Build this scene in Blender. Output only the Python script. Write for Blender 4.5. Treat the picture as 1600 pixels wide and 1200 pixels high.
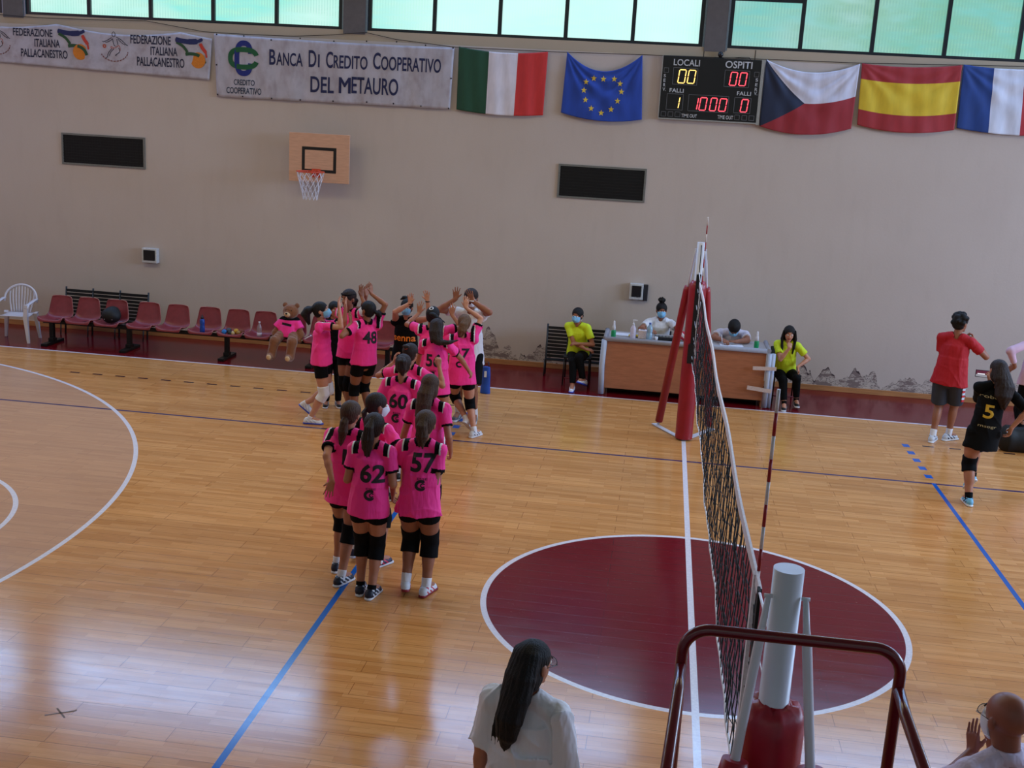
import bpy, bmesh, math, random
import numpy as np
from mathutils import Vector, Matrix
from mathutils.bvhtree import BVHTree

for _o in list(bpy.data.objects): bpy.data.objects.remove(_o)
SC = bpy.context.scene
COL = SC.collection
PI = math.pi
rnd = random.Random(7)

# ------------------------------------------------------------------ camera
CAM = np.array([-0.5239, -9.2252, 4.0293]); YAW, PITCH, ROLL, FPX = 0.1210, -0.2304, 0.0563, 1789.08
def _axes():
    cy, sy = math.cos(YAW), math.sin(YAW)
    f = np.array([-sy*math.cos(PITCH), cy*math.cos(PITCH), math.sin(PITCH)])
    r = np.array([cy, sy, 0.0]); u = np.cross(r, f)
    c, s = math.cos(ROLL), math.sin(ROLL)
    return c*r + s*u, -s*r + c*u, f
CR, CU, CF = _axes()
cd = bpy.data.cameras.new('camera'); cam = bpy.data.objects.new('camera', cd); COL.objects.link(cam)
cd.sensor_width = 36; cd.lens = FPX/1600*36; cd.clip_start = 0.05; cd.clip_end = 200
M = Matrix.Identity(4)
for i in range(3):
    M[i][0] = CR[i]; M[i][1] = CU[i]; M[i][2] = -CF[i]; M[i][3] = CAM[i]
cam.matrix_world = M
SC.camera = cam

# ------------------------------------------------------------------ exposure, sky, daylight
vs = SC.view_settings
vs.view_transform = 'Standard'; vs.look = 'None'; vs.gamma = 1; vs.use_curve_mapping = False; vs.exposure = 0.0
w = bpy.data.worlds.new('sky'); SC.world = w; w.use_nodes = True
w.node_tree.nodes['Background'].inputs[0].default_value = (0.55, 0.75, 1.0, 1)
w.node_tree.nodes['Background'].inputs[1].default_value = 0.6

DAY = dict(W=(1.25, 2.2, 4.2), F=(.02, .02, .02), R=(3.05, 4.3, 6.4), L=(.58, .36, .42), C=(.51, .47, .29))   # daylight strength and colour by opening, C for the added overhead fill
def area(name, loc, size, rot, power, key):
    g = DAY[key]; m = max(g)
    if m <= 0: return
    l = bpy.data.lights.new(name, 'AREA'); l.shape = 'RECTANGLE'; l.size, l.size_y = size; l.energy = power*m; l.color = tuple(c/m for c in g)
    o = bpy.data.objects.new(name, l); COL.objects.link(o); o.location = loc; o.rotation_euler = rot
    return o
# daylight entering through the high window bands (scoreboard wall, stand wall, both end walls), plus unseen overhead panels added to brighten the floor
for _x in (-14.1, -8.45, -2.8, 2.9, 8.6, 13.4):
    area('window_daylight', (_x, 8.95, 6.56), (4.9, .9), (math.radians(-75), 0, 0), 60, 'W')
for _x in (-12, -6, 0, 6, 12):
    area('stand_window_daylight', (_x, -12.3, 6.4), (5.2, 1.3), (math.radians(72), 0, 0), 84, 'F')
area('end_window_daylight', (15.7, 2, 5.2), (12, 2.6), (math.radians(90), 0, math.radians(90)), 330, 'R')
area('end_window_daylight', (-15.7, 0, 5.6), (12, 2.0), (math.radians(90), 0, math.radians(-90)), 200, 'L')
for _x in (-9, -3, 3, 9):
    area('added_overhead_fill', (_x, 1.8, 7.85), (4.0, 3.0), (0, 0, 0), 200 - 9*_x, 'C')

# ------------------------------------------------------------------ geometry from the photograph's rays
def at(px, py, y):
    """world point on the vertical plane y seen at the photo's pixel"""
    d = CF + (px-800)/FPX*CR - (py-600)/FPX*CU
    t = (y-CAM[1])/d[1]
    return CAM + t*d
WY = 9.2
def W(px, py, y=WY):
    p = at(px, py, y); return float(p[0]), float(p[2])

# ------------------------------------------------------------------ materials
MATS = {}
class NT:
    def __init__(s, m):
        s.t = m.node_tree; s.n = s.t.nodes; s.l = s.t.links; s.b = s.n['Principled BSDF']
    def new(s, t, **k):
        n = s.n.new(t)
        for a, v in k.items(): setattr(n, a, v)
        return n
    def put(s, sock, v):
        if isinstance(v, (int, float)): sock.default_value = v
        elif isinstance(v, (tuple, list)): sock.default_value = (tuple(v)+(1,))[:len(sock.default_value)] if len(v) < 4 and len(sock.default_value) == 4 else v
        else: s.l.new(v, sock)
    def m(s, op, a, b=None, c=None):
        n = s.new('ShaderNodeMath', operation=op); s.put(n.inputs[0], a)
        if b is not None: s.put(n.inputs[1], b)
        if c is not None: s.put(n.inputs[2], c)
        return n.outputs[0]
    def band(s, v, lo, hi):
        return s.m('MULTIPLY', s.m('GREATER_THAN', v, lo), s.m('LESS_THAN', v, hi))
    def mix(s, f, a, b, t='MIX'):
        n = s.new('ShaderNodeMix', data_type='RGBA', blend_type=t)
        s.put(n.inputs[0], f); s.put(n.inputs[6], a); s.put(n.inputs[7], b); return n.outputs[2]
    def noise(s, vec, scale, detail=3, rough=.55):
        n = s.new('ShaderNodeTexNoise'); s.put(n.inputs['Scale'], scale); s.put(n.inputs['Detail'], detail); s.put(n.inputs['Roughness'], rough)
        if vec is not None: s.put(n.inputs['Vector'], vec)
        return n.outputs[0]
    def coord(s, which='Object'): return s.new('ShaderNodeTexCoord').outputs[which]
    def scale(s, vec, sc):
        n = s.new('ShaderNodeVectorMath', operation='MULTIPLY'); s.put(n.inputs[0], vec); n.inputs[1].default_value = sc; return n.outputs[0]
    def xyz(s, vec):
        n = s.new('ShaderNodeSeparateXYZ'); s.put(n.inputs[0], vec); return n.outputs
    def bump(s, h, st=.3, dist=.01):
        n = s.new('ShaderNodeBump'); s.put(n.inputs['Strength'], st); n.inputs['Distance'].default_value = dist; s.put(n.inputs['Height'], h); s.put(s.b.inputs['Normal'], n.outputs[0])
    def ramp(s, f, a, b):
        n = s.new('ShaderNodeMapRange'); s.put(n.inputs[0], f); n.inputs[1].default_value = a; n.inputs[2].default_value = b; return n.outputs[0]

def srgb(r, g, b):
    f = lambda c: (c/255/12.92) if c/255 <= .04045 else ((c/255+.055)/1.055)**2.4
    return (f(r), f(g), f(b))
def mat(name, col, rough=.6, metal=0, spec=.4, bump=0, bs=60, var=.12, stretch=(1, 1, 1), emis=None, es=0, trans=0, coat=0, sheen=0, bd=.004):
    if name in MATS: return MATS[name]
    m = bpy.data.materials.new(name); m.use_nodes = True; t = NT(m)
    v = t.scale(t.coord(), stretch)
    nz = t.noise(v, bs, 3)
    d = tuple(c*(1-var) for c in col); e = tuple(min(1, c*(1+var)) for c in col)
    t.put(t.b.inputs['Base Color'], t.mix(t.ramp(nz, .3, .7), d, e))
    t.b.inputs['Roughness'].default_value = rough; t.b.inputs['Metallic'].default_value = metal
    t.b.inputs['Specular IOR Level'].default_value = spec
    t.b.inputs['Transmission Weight'].default_value = trans; t.b.inputs['Coat Weight'].default_value = coat
    t.b.inputs['Sheen Weight'].default_value = sheen
    if emis: t.b.inputs['Emission Color'].default_value = tuple(emis)+(1,); t.b.inputs['Emission Strength'].default_value = es
    if bump: t.bump(nz, bump, bd)
    MATS[name] = m; return m

# ------------------------------------------------------------------ objects and tags
def tag(o, label=None, cat=None, group=None, kind=None):
    if label: o['label'] = label
    if cat: o['category'] = cat
    if group: o['group'] = group
    if kind: o['kind'] = kind
    return o
def thing(name, label, cat, loc=(0, 0, 0), rz=0, group=None):
    o = bpy.data.objects.new(name, None); COL.objects.link(o); o.location = loc; o.rotation_euler = (0, 0, rz)
    o.empty_display_size = .1
    return tag(o, label, cat, group)
def link(name, me, mats=None, parent=None, world=False):
    o = bpy.data.objects.new(name, me); COL.objects.link(o)
    if mats is not None:
        for m in (mats if isinstance(mats, (list, tuple)) else [mats]): me.materials.append(m)
    if parent is not None:
        o.parent = parent
        if world:   # geometry given in world coordinates
            P = Matrix.Translation(parent.location) @ parent.rotation_euler.to_matrix().to_4x4()
            o.matrix_parent_inverse = P.inverted()
    return o
def struct(o): o['kind'] = 'structure'; return o
class B:
    """bmesh collector"""
    def __init__(s): s.b = bmesh.new(); s.mi = 0
    def _f(s, vs, f, smooth=False):
        for q in f:
            try: fc = s.b.faces.new([vs[i] for i in q]); fc.material_index = s.mi; fc.smooth = smooth
            except ValueError: pass
    def box(s, c, d, rot=None, bev=0):
        x, y, z = (k/2 for k in d); mtx = Matrix.Translation(c) @ (rot.to_4x4() if rot else Matrix.Identity(4))
        if bev <= 0:
            vs = [s.b.verts.new(mtx @ Vector((sx*x, sy*y, sz*z))) for sx in (-1, 1) for sy in (-1, 1) for sz in (-1, 1)]
            s._f(vs, [(0, 1, 3, 2), (4, 6, 7, 5), (0, 4, 5, 1), (2, 3, 7, 6), (0, 2, 6, 4), (1, 5, 7, 3)])
        else:
            t = bmesh.new(); bmesh.ops.create_cube(t, size=1); bmesh.ops.scale(t, vec=d, verts=t.verts)
            bmesh.ops.bevel(t, geom=t.edges[:], offset=bev, segments=2, profile=.5, affect='EDGES')
            s.merge(t, mtx)
        return s
    def merge(s, t, mtx=Matrix.Identity(4), smooth=False):
        mp = {v: s.b.verts.new(mtx @ v.co) for v in t.verts}
        for f in t.faces:
            try: g = s.b.faces.new([mp[v] for v in f.verts]); g.material_index = s.mi; g.smooth = smooth or f.smooth
            except ValueError: pass
        t.free(); return s
    def bx(s, x0, x1, y0, y1, z0, z1, bev=0): return s.box(((x0+x1)/2, (y0+y1)/2, (z0+z1)/2), (x1-x0, y1-y0, z1-z0), bev=bev)
    def tube(s, pts, r, seg=8, cap=True, smooth=True):
        pts = [Vector(p) for p in pts]; rs = r if isinstance(r, (list, tuple)) else [r]*len(pts)
        rings = []; up = None
        for i, p in enumerate(pts):
            a = pts[max(i-1, 0)]; c = pts[min(i+1, len(pts)-1)]; d = (c-a).normalized()
            if up is None:
                up = Vector((0, 0, 1)) if abs(d.z) < .9 else Vector((1, 0, 0))
            u = (up - d*up.dot(d)).normalized(); up = u; v = d.cross(u)
            rings.append([s.b.verts.new(p + (u*math.cos(2*PI*k/seg) + v*math.sin(2*PI*k/seg))*rs[i]) for k in range(seg)])
        for A, C in zip(rings, rings[1:]):
            s._f(A+C, [(k, (k+1) % seg, seg+(k+1) % seg, seg+k) for k in range(seg)], smooth)
        if cap: s._f(rings[0][::-1], [tuple(range(seg))]); s._f(rings[-1], [tuple(range(seg))])
        return s
    def lathe(s, prof, c=(0, 0, 0), seg=20, smooth=True):
        rings = [[s.b.verts.new((c[0]+r*math.cos(2*PI*k/seg), c[1]+r*math.sin(2*PI*k/seg), c[2]+z)) for k in range(seg)] for r, z in prof]
        for A, C in zip(rings, rings[1:]): s._f(A+C, [(k, (k+1) % seg, seg+(k+1) % seg, seg+k) for k in range(seg)], smooth)
        s._f(rings[0][::-1], [tuple(range(seg))]); s._f(rings[-1], [tuple(range(seg))])
        return s
    def poly(s, pts, smooth=False):
        vs = [s.b.verts.new(p) for p in pts]; s._f(vs, [tuple(range(len(vs)))], smooth); return s
    def grid(s, fn, nu, nv, smooth=True, thick=0):
        g = [[s.b.verts.new(fn(i/nu, j/nv)) for j in range(nv+1)] for i in range(nu+1)]
        for i in range(nu):
            for j in range(nv):
                f = s.b.faces.new((g[i][j], g[i+1][j], g[i+1][j+1], g[i][j+1])); f.smooth = smooth; f.material_index = s.mi
        return s
    def obj(s, name, mats=None, parent=None, world=False):
        bmesh.ops.recalc_face_normals(s.b, faces=s.b.faces[:])
        me = bpy.data.meshes.new(name); s.b.to_mesh(me); s.b.free()
        return link(name, me, mats, parent, world)
def solid(o, t, off=0):
    m = o.modifiers.new('thickness', 'SOLIDIFY'); m.thickness = t; m.offset = off; return o

# text meshes fitted into rectangles of the wall plane (x, z), facing -y
def text_bm(txt, bold=0.0):
    cu = bpy.data.curves.new('t', 'FONT'); cu.body = txt; cu.offset = bold; cu.resolution_u = 4
    o = bpy.data.objects.new('t', cu); COL.objects.link(o); bpy.context.view_layer.update()
    me = bpy.data.meshes.new_from_object(o.evaluated_get(bpy.context.evaluated_depsgraph_get()))
    bm = bmesh.new(); bm.from_mesh(me); bpy.data.objects.remove(o); bpy.data.meshes.remove(me); return bm
def fit(bm, x0, x1, z0, z1, fn, cut=0):
    xs = [v.co.x for v in bm.verts]; ys = [v.co.y for v in bm.verts]
    a, b, c, d = min(xs), max(xs), min(ys), max(ys)
    for v in bm.verts: v.co = Vector((x0+(v.co.x-a)/(b-a)*(x1-x0), 0, z0+(v.co.y-c)/(d-c)*(z1-z0)))
    drape(bm, fn, cut); return bm
def drape(bm, fn, cut=0):
    if cut:
        for ax in (0, 2):
            lo = min(v.co[ax] for v in bm.verts); hi = max(v.co[ax] for v in bm.verts); k = lo+cut
            while k < hi:
                co = [0, 0, 0]; co[ax] = k; no = [0, 0, 0]; no[ax] = 1
                bmesh.ops.bisect_plane(bm, geom=bm.verts[:]+bm.edges[:]+bm.faces[:], plane_co=co, plane_no=no); k += cut
    for v in bm.verts: v.co.y = fn(v.co.x, v.co.z)
def writing(name, items, m, parent, fn, cut=0, bold=0.02):
    """items: (text, x0, x1, z0, z1); one mesh"""
    b = B()
    for t, x0, x1, z0, z1 in items: b.merge(fit(text_bm(t, bold), x0, x1, z0, z1, fn, cut))
    return b.obj(name, m, parent, world=True)
def ribbon(b, pts, wd, fn, closed=False):
    """flat stroke through (x, z) points"""
    n = len(pts); L, R = [], []
    wds = wd if isinstance(wd, (list, tuple)) else [wd]*n
    for i, (x, z) in enumerate(pts):
        a = pts[(i-1) % n] if (closed or i > 0) else pts[0]; c = pts[(i+1) % n] if (closed or i < n-1) else pts[-1]
        dx, dz = c[0]-a[0], c[1]-a[1]; l = math.hypot(dx, dz) or 1; ox, oz = -dz/l*wds[i]/2, dx/l*wds[i]/2
        L.append(b.b.verts.new((x+ox, fn(x, z), z+oz))); R.append(b.b.verts.new((x-ox, fn(x, z), z-oz)))
    for i in range(n if closed else n-1):
        j = (i+1) % n
        f = b.b.faces.new((L[i], L[j], R[j], R[i])); f.material_index = b.mi
def smooth_pts(pts, n=6):
    out = []
    P = [pts[0]]+list(pts)+[pts[-1]]
    for i in range(1, len(P)-2):
        for k in range(n):
            t = k/n; p0, p1, p2, p3 = (np.array(P[i+q], float) for q in (-1, 0, 1, 2))
            out.append(tuple(.5*((2*p1)+(-p0+p2)*t+(2*p0-5*p1+4*p2-p3)*t*t+(-p0+3*p1-3*p2+p3)*t**3)))
    out.append(tuple(pts[-1])); return out

# ================================================================== THE HALL
XL, XR, YF = -16.0, 16.0, -12.5
# ---- floor material: parquet strips, court lines, red zones
def floor_mat():
    m = bpy.data.materials.new('court_parquet'); m.use_nodes = True; t = NT(m); MATS['floor'] = m
    co = t.coord(); X, Y, Z = t.xyz(co)[:3]
    def brick(sx, sy, off, c1, c2, mortar, ms):
        n = t.new('ShaderNodeTexBrick'); t.put(n.inputs['Vector'], t.scale(co, (1, 1, 1))); n.offset = off; n.offset_frequency = 2; n.squash = 1
        n.inputs['Scale'].default_value = 1; n.inputs['Brick Width'].default_value = sx; n.inputs['Row Height'].default_value = sy
        n.inputs['Mortar Size'].default_value = ms; n.inputs['Mortar Smooth'].default_value = .1; n.inputs['Bias'].default_value = 0
        t.put(n.inputs['Color1'], c1); t.put(n.inputs['Color2'], c2); t.put(n.inputs['Mortar'], mortar); return n.outputs['Color'], n.outputs['Fac']
    c1, f1 = brick(.46, .062, .37, srgb(210, 152, 94), srgb(193, 132, 74), srgb(172, 116, 66), .0011)
    c2, f2 = brick(1.7, .172, .43, (.94, .92, .90), (1.06, 1.05, 1.04), (.46, .38, .33), .0026)
    n1 = t.noise(t.scale(co, (1.2, 26, 1)), 3.0, 4, .6)
    n2 = t.noise(t.scale(co, (.5, 1.3, 1)), 1.2, 2)
    wood = t.mix(1.0, c1, c2, 'MULTIPLY')
    wood = t.mix(1.0, wood, t.mix(t.ramp(n1, .3, .7), (.86, .84, .82), (1.08, 1.08, 1.08)), 'MULTIPLY')
    wood = t.mix(1.0, wood, t.mix(t.ramp(n2, .3, .7), (.93, .92, .92), (1.06, 1.06, 1.06)), 'MULTIPLY')
    aX = t.m('ABSOLUTE', X); aY = t.m('ABSOLUTE', Y)
    def dist(cx, cy, ax=True):
        dx = t.m('SUBTRACT', aX if ax else X, cx); return t.m('SQRT', t.m('ADD', t.m('MULTIPLY', dx, dx), t.m('MULTIPLY', Y, Y)))
    r0 = t.m('SQRT', t.m('ADD', t.m('MULTIPLY', X, X), t.m('MULTIPLY', Y, Y)))
    r3 = dist(12.425, 0); rf = dist(8.2, 0)
    seam = t.m('MULTIPLY', f2, 1.0)
    tint = t.m('MULTIPLY', t.m('LESS_THAN', r3, 6.74), t.m('LESS_THAN', aX, 14))
    wood = t.mix(t.m('MULTIPLY', tint, .55), wood, srgb(186, 150, 132))
    rn = t.noise(t.scale(co, (2, 40, 1)), 2.0, 3)
    red = t.mix(t.ramp(rn, .35, .7), srgb(98, 9, 20), srgb(114, 13, 27))
    red = t.mix(t.m('MULTIPLY', seam, .5), red, srgb(60, 14, 26))
    scr = t.noise(t.scale(co, (9, 60, 1)), 3.0, 2, .5)
    red = t.mix(t.m('MULTIPLY', t.m('GREATER_THAN', scr, .735), .55), red, srgb(200, 160, 150))
    redm = t.m('MAXIMUM', t.m('LESS_THAN', r0, 1.77), t.m('GREATER_THAN', aY, 7.49))
    col = t.mix(redm, wood, red)
    navy = srgb(34, 38, 92); blue = srgb(8, 88, 172)
    mod = t.m('FRACT', t.m('DIVIDE', t.m('SUBTRACT', aX, 3.2), .35))
    dash = t.m('MULTIPLY', t.m('MULTIPLY', t.band(aY, 6.2, 6.25), t.band(aX, 3.2, 9.0)), t.m('LESS_THAN', mod, .43))
    col = t.mix(dash, col, srgb(40, 26, 40))
    side = t.m('MULTIPLY', t.band(aY, 4.45, 4.5), t.m('LESS_THAN', aX, 9.0))
    col = t.mix(side, col, navy)
    att = t.m('MULTIPLY', t.band(aX, 2.95, 3.0), t.m('LESS_THAN', aY, 4.5))
    mod2 = t.m('FRACT', t.m('DIVIDE', t.m('SUBTRACT', aY, 4.7), .35))
    att2 = t.m('MULTIPLY', t.m('MULTIPLY', t.band(aX, 2.93, 3.02), t.band(aY, 4.7, 6.4)), t.m('LESS_THAN', mod2, .43))
    col = t.mix(t.m('MAXIMUM', att, att2), col, blue)
    wht = t.band(r0, 1.75, 1.80)
    wht = t.m('MAXIMUM', wht, t.m('MULTIPLY', t.m('LESS_THAN', aX, .027), t.m('LESS_THAN', aY, 7.5)))
    wht = t.m('MAXIMUM', wht, t.band(aY, 7.45, 7.50))
    wht = t.m('MAXIMUM', wht, t.m('MULTIPLY', t.band(r3, 6.70, 6.75), t.m('LESS_THAN', aX, 14)))
    wht = t.m('MAXIMUM', wht, t.m('MULTIPLY', t.band(rf, 1.75, 1.80), t.m('LESS_THAN', aX, 8.2)))
    wht = t.m('MAXIMUM', wht, t.m('MULTIPLY', t.band(aX, 8.17, 8.22), t.m('LESS_THAN', aY, 1.8)))
    wht = t.m('MAXIMUM', wht, t.band(aX, 14.0, 14.05))
    wn = t.mix(t.ramp(t.noise(co, 40, 3), .3, .7), srgb(206, 200, 214), srgb(226, 222, 230))
    col = t.mix(wht, col, wn)
    t.put(t.b.inputs['Base Color'], col)
    rr = t.m('ADD', .11, t.m('MULTIPLY', t.noise(t.scale(co, (.8, 3, 1)), 3, 3), .10))
    t.put(t.b.inputs['Roughness'], rr)
    t.b.inputs['IOR'].default_value = 1.46; t.b.inputs['Specular IOR Level'].default_value = .24
    t.bump(t.m('ADD', t.m('MULTIPLY', t.noise(t.scale(co, (1, 7, 1)), 5, 2), .5), t.m('MULTIPLY', f2, -.6)), .10, .004)
    return m
fl = struct(B().bx(XL, XR, YF, WY+.3, -.1, 0).obj('floor', floor_mat()))

def wall_mat():
    m = bpy.data.materials.new('wall_plaster'); m.use_nodes = True; t = NT(m); MATS['wall'] = m
    co = t.coord(); X, Y, Z = t.xyz(co)[:3]
    base = t.mix(t.ramp(t.noise(co, .5, 3), .3, .7), srgb(192, 178, 171), srgb(198, 185, 178))
    base = t.mix(t.m('MULTIPLY', t.ramp(t.noise(t.scale(co, (3, 3, .7)), 2, 4), .52, .8), .10), base, srgb(150, 135, 125))
    upper = srgb(176, 160, 140)
    base = t.mix(t.m('GREATER_THAN', Z, 5.045), base, upper)
    # flaking plaster above the skirting
    nx = t.noise(t.scale(co, (1.6, 1, .3)), 1.7, 3)
    def zone(x0, x1, h):
        e = t.m('MULTIPLY', t.ramp(X, x0, x0+.25), t.ramp(X, x1, x1-.25))
        return t.m('MULTIPLY', e, h)
    hgt = t.m('ADD', zone(-4.2, -1.95, .80), zone(1.45, 9.0, .62))
    lim = t.m('MULTIPLY', hgt, t.m('ADD', .02, t.m('MULTIPLY', t.ramp(nx, .3, .68), .78)))
    damaged = t.m('LESS_THAN', Z, lim)
    pat = t.noise(t.scale(co, (1, 1, 2.4)), 5.5, 5, .65)
    patch = t.mix(t.ramp(pat, .44, .5), srgb(110, 92, 92), srgb(190, 176, 168))
    patch = t.mix(t.band(pat, .53, .555), patch, srgb(62, 50, 58))
    edge = t.m('MULTIPLY', damaged, t.m('GREATER_THAN', t.m('ADD', Z, .022), lim))
    col = t.mix(t.m('MULTIPLY', damaged, .85), base, patch)
    col = t.mix(t.m('MULTIPLY', edge, t.ramp(pat, .5, .45)), col, srgb(70, 58, 62))
    t.put(t.b.inputs['Base Color'], col); t.b.inputs['Roughness'].default_value = .85; t.b.inputs['Specular IOR Level'].default_value = .2
    t.bump(t.m('ADD', t.noise(co, 30, 3), t.m('MULTIPLY', damaged, t.m('MULTIPLY', pat, 4))), .12, .01)
    return m
wm = wall_mat()
WT = 7.15
struct(B().bx(XL, XR, WY, WY+.3, -.1, 5.2).obj('wall_back', wm))
plain = mat('hall_plaster', srgb(190, 178, 166), .85, bs=3, var=.03)
struct(B().bx(XL, XR, YF-.3, YF, -.1, 8).obj('wall_front', plain))
struct(B().bx(XL-.3, XL, YF-.3, WY+.3, -.1, 8).obj('wall_left', plain))
struct(B().bx(XR, XR+.3, YF-.3, WY+.3, -.1, 8).obj('wall_right', plain))
struct(B().bx(XL, XR, YF, WY+.3, 7.9, 8.1).obj('ceiling', mat('ceiling_paint', srgb(150, 145, 138), .9, bs=4, var=.04)))
struct(B().bx(XL, XR, WY, WY+.3, WT, 8).obj('trim_2', plain))
struct(B().bx(XL, XR, WY-.022, WY, .0, .085, bev=.004).obj('baseboard_back', mat('skirting_wood', srgb(176, 122, 78), .45, bs=30, stretch=(.1, 1, 1), var=.2)))
# beam seams on the concrete lintel under the windows
seamm = mat('dark_beam_joint', srgb(70, 62, 56), .9)
bb = B()
for _px, _p0, _p1 in ((1101, 70, 88), (1181, 78, 97)):
    x, z1 = W(_px, _p0); bb.bx(x-.006, x+.006, WY-.004, WY, 5.04, 5.19)
struct(bb.obj('trim_1', seamm))

# ---- windows
def pane_mat():
    m = bpy.data.materials.new('corrugated_window_sheet'); m.use_nodes = True; t = NT(m)
    co = t.coord(); X, Y, Z = t.xyz(co)[:3]
    st = t.noise(t.scale(co, (1.1, 1, 5.5)), 1.7, 4, .6)
    big = t.noise(t.scale(co, (.35, 1, .6)), 1.1, 2)
    c = t.mix(t.ramp(st, .38, .66), (.30, .84, .76), (.46, .93, .74))
    c = t.mix(t.m('MULTIPLY', t.ramp(big, .45, .62), .8), c, (.66, .97, .88))
    leaf = t.ramp(t.m('MULTIPLY', t.ramp(X, .2, 1.6), t.noise(t.scale(co, (1, 1, 2.2)), 1.9, 4)), .30, .62)
    c = t.mix(t.m('MULTIPLY', leaf, .5), c, (.36, .68, .36))
    wv = t.m('SINE', t.m('MULTIPLY', X, 2*PI/.045))
    c = t.mix(t.m('MULTIPLY', t.m('MULTIPLY', t.ramp(wv, -1, 1), t.ramp(st, .35, .6)), .34), c, (.16, .50, .48))
    fb = t.m('MULTIPLY', t.ramp(X, -5.6, -4.2), t.ramp(X, .3, -.4)); c = t.mix(t.m('MULTIPLY', fb, .7), c, (.72, 1.04, 1.02))
    c = t.mix(t.m('GREATER_THAN', X, .2), c, t.mix(1.0, c, (.60, .66, .68), 'MULTIPLY'))
    t.put(t.b.inputs['Base Color'], (.04, .06, .06)); t.put(t.b.inputs['Emission Color'], c); t.b.inputs['Emission Strength'].default_value = 1.0
    t.b.inputs['Roughness'].default_value = .5
    return m
pm = pane_mat(); frame_m = mat('dark_window_frame', srgb(16, 24, 34), .4, bs=20)
pill_m = mat('grey_concrete_pillar', srgb(98, 92, 92), .85, bs=12, var=.08)
def window_bay(n, x0, x1):
    root = bpy.data.objects.new('window_%d' % n, None); COL.objects.link(root); root.location = ((x0+x1)/2, WY+.1, 5.2); struct(root)
    f = B(); w = (x1-x0-.06)/5
    f.bx(x0, x1, WY+.03, WY+.11, 5.185, 5.245); f.bx(x0, x1, WY+.03, WY+.11, WT-.06, WT)
    for i in range(6):
        xc = x0+.03+i*w; f.bx(xc-.03, xc+.03, WY+.03, WY+.11, 5.245, WT-.06)
    for i in range(5):
        zz = 5.90 if i in (0, 4) else 6.3
        f.bx(x0+.03+i*w+.03, x0+.03+(i+1)*w-.03, WY+.035, WY+.105, zz, zz+.07)
    f.obj('window_frame', frame_m, root, world=True)
    for i in range(5):
        p = B(); p.bx(x0+.06+i*w, x0+(i+1)*w, WY+.08, WY+.088, 5.245, WT-.06); p.obj('pane', pm, root, world=True)
for n, (a, b) in enumerate(((-16.74+.74, -11.55), (-11.14, -5.80), (-5.385, -.135), (.245, 5.58), (5.98, 11.3), (11.7, 16.0))):
    window_bay(n+1, a, b)
for n, (a, b) in enumerate(((-11.55, -11.14), (-5.80, -5.385), (-.135, .245), (5.58, 5.98), (11.3, 11.7))):
    p = B(); p.bx(a+.03, b-.03, WY-.02, WY+.2, 5.14, WT); p.mi = 1
    p.bx(b-.03, b, WY+.0, WY+.2, 5.16, WT); p.bx(a, a+.03, WY+.01, WY+.2, 5.16, WT)
    struct(p.obj('trim_%d' % (n+3), [pill_m, mat('pale_metal_flashing', srgb(120, 132, 145), .35, metal=.6)]))
def front_window(n, x0, x1):
    root = bpy.data.objects.new('window_%d' % n, None); COL.objects.link(root); root.location = (x0, YF+.05, 5.7); struct(root)
    b = B(); b.bx(x0, x1, YF+.01, YF+.05, 5.6, 5.66); b.bx(x0, x1, YF+.01, YF+.05, 7.1, 7.16); b.bx(x0, x0+.06, YF+.01, YF+.05, 5.66, 7.1); b.bx(x1-.06, x1, YF+.01, YF+.05, 5.66, 7.1)
    b.obj('window_frame', frame_m, root, world=True)
    B().bx(x0+.06, x1-.06, YF+.012, YF+.02, 5.66, 7.1).obj('pane', pm, root, world=True)
for n, x in enumerate((-12, -6, 0, 6, 12)): front_window(n+7, x-2.7, x+2.7)

# ---- wall boxes, grilles
def grille(name, p0, p1, label):
    (x0, z0), (x1, z1) = W(*p0), W(*p1)
    r = thing(name, label, 'air vent', ((x0+x1)/2, WY, z0), group='recessed wall vents')
    f = B(); t_ = .03
    f.bx(x0, x1, WY-.025, WY+.0, z0, z0+t_); f.bx(x0, x1, WY-.025, WY, z1-t_, z1); f.bx(x0, x0+t_, WY-.025, WY, z0+t_, z1-t_); f.bx(x1-t_, x1, WY-.025, WY, z0+t_, z1-t_)
    f.obj('frame', mat('grey_vent_frame', srgb(120, 120, 116), .5, metal=.3), r, world=True)
    g = B(); g.bx(x0+t_, x1-t_, WY-.006, WY-.001, z0+t_, z1-t_)
    n = 10
    for i in range(n):
        z = z0+t_+(i+.5)*(z1-z0-2*t_)/n; g.bx(x0+t_, x1-t_, WY-.018, WY-.006, z-.008, z+.004)
    for i in range(1, 30):
        x = x0+t_+i*(x1-x0-2*t_)/30; g.bx(x-.002, x+.002, WY-.021, WY-.018, z0+t_, z1-t_)
    g.obj('louvre', mat('black_louvre', srgb(14, 14, 17), .6), r, world=True)
grille('wall_vent', (98, 256), (227, 215), 'dark rectangular wall vent left of the basketball backboard')
grille('wall_vent', (870, 308), (1011, 264), 'dark rectangular wall vent right of the basketball backboard, under the blue starred flag')
def wallbox(px0, py0, px1, py1, label, extra=False):
    x0, z0 = W(px0, py1); x1, z1 = W(px1, py0)
    r = thing('switch_box', label, 'electrical box', ((x0+x1)/2, WY, z0))
    B().bx(x0, x1, WY-.11, WY, z0, z1, bev=.01).obj('housing', mat('white_plastic_box', srgb(196, 196, 198), .4), r, world=True)
    B().bx(x0+.035, x1-.03, WY-.122, WY-.108, z0+.045, z1-.03, bev=.004).obj('cover', mat('smoked_cover', srgb(22, 24, 28), .25), r, world=True)
    if extra:
        B().bx(x1+.01, x1+.075, WY-.05, WY, z0-.02, z1-.01, bev=.006).obj('side_switch', mat('dark_switch', srgb(40, 40, 46), .4), r, world=True)
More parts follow.
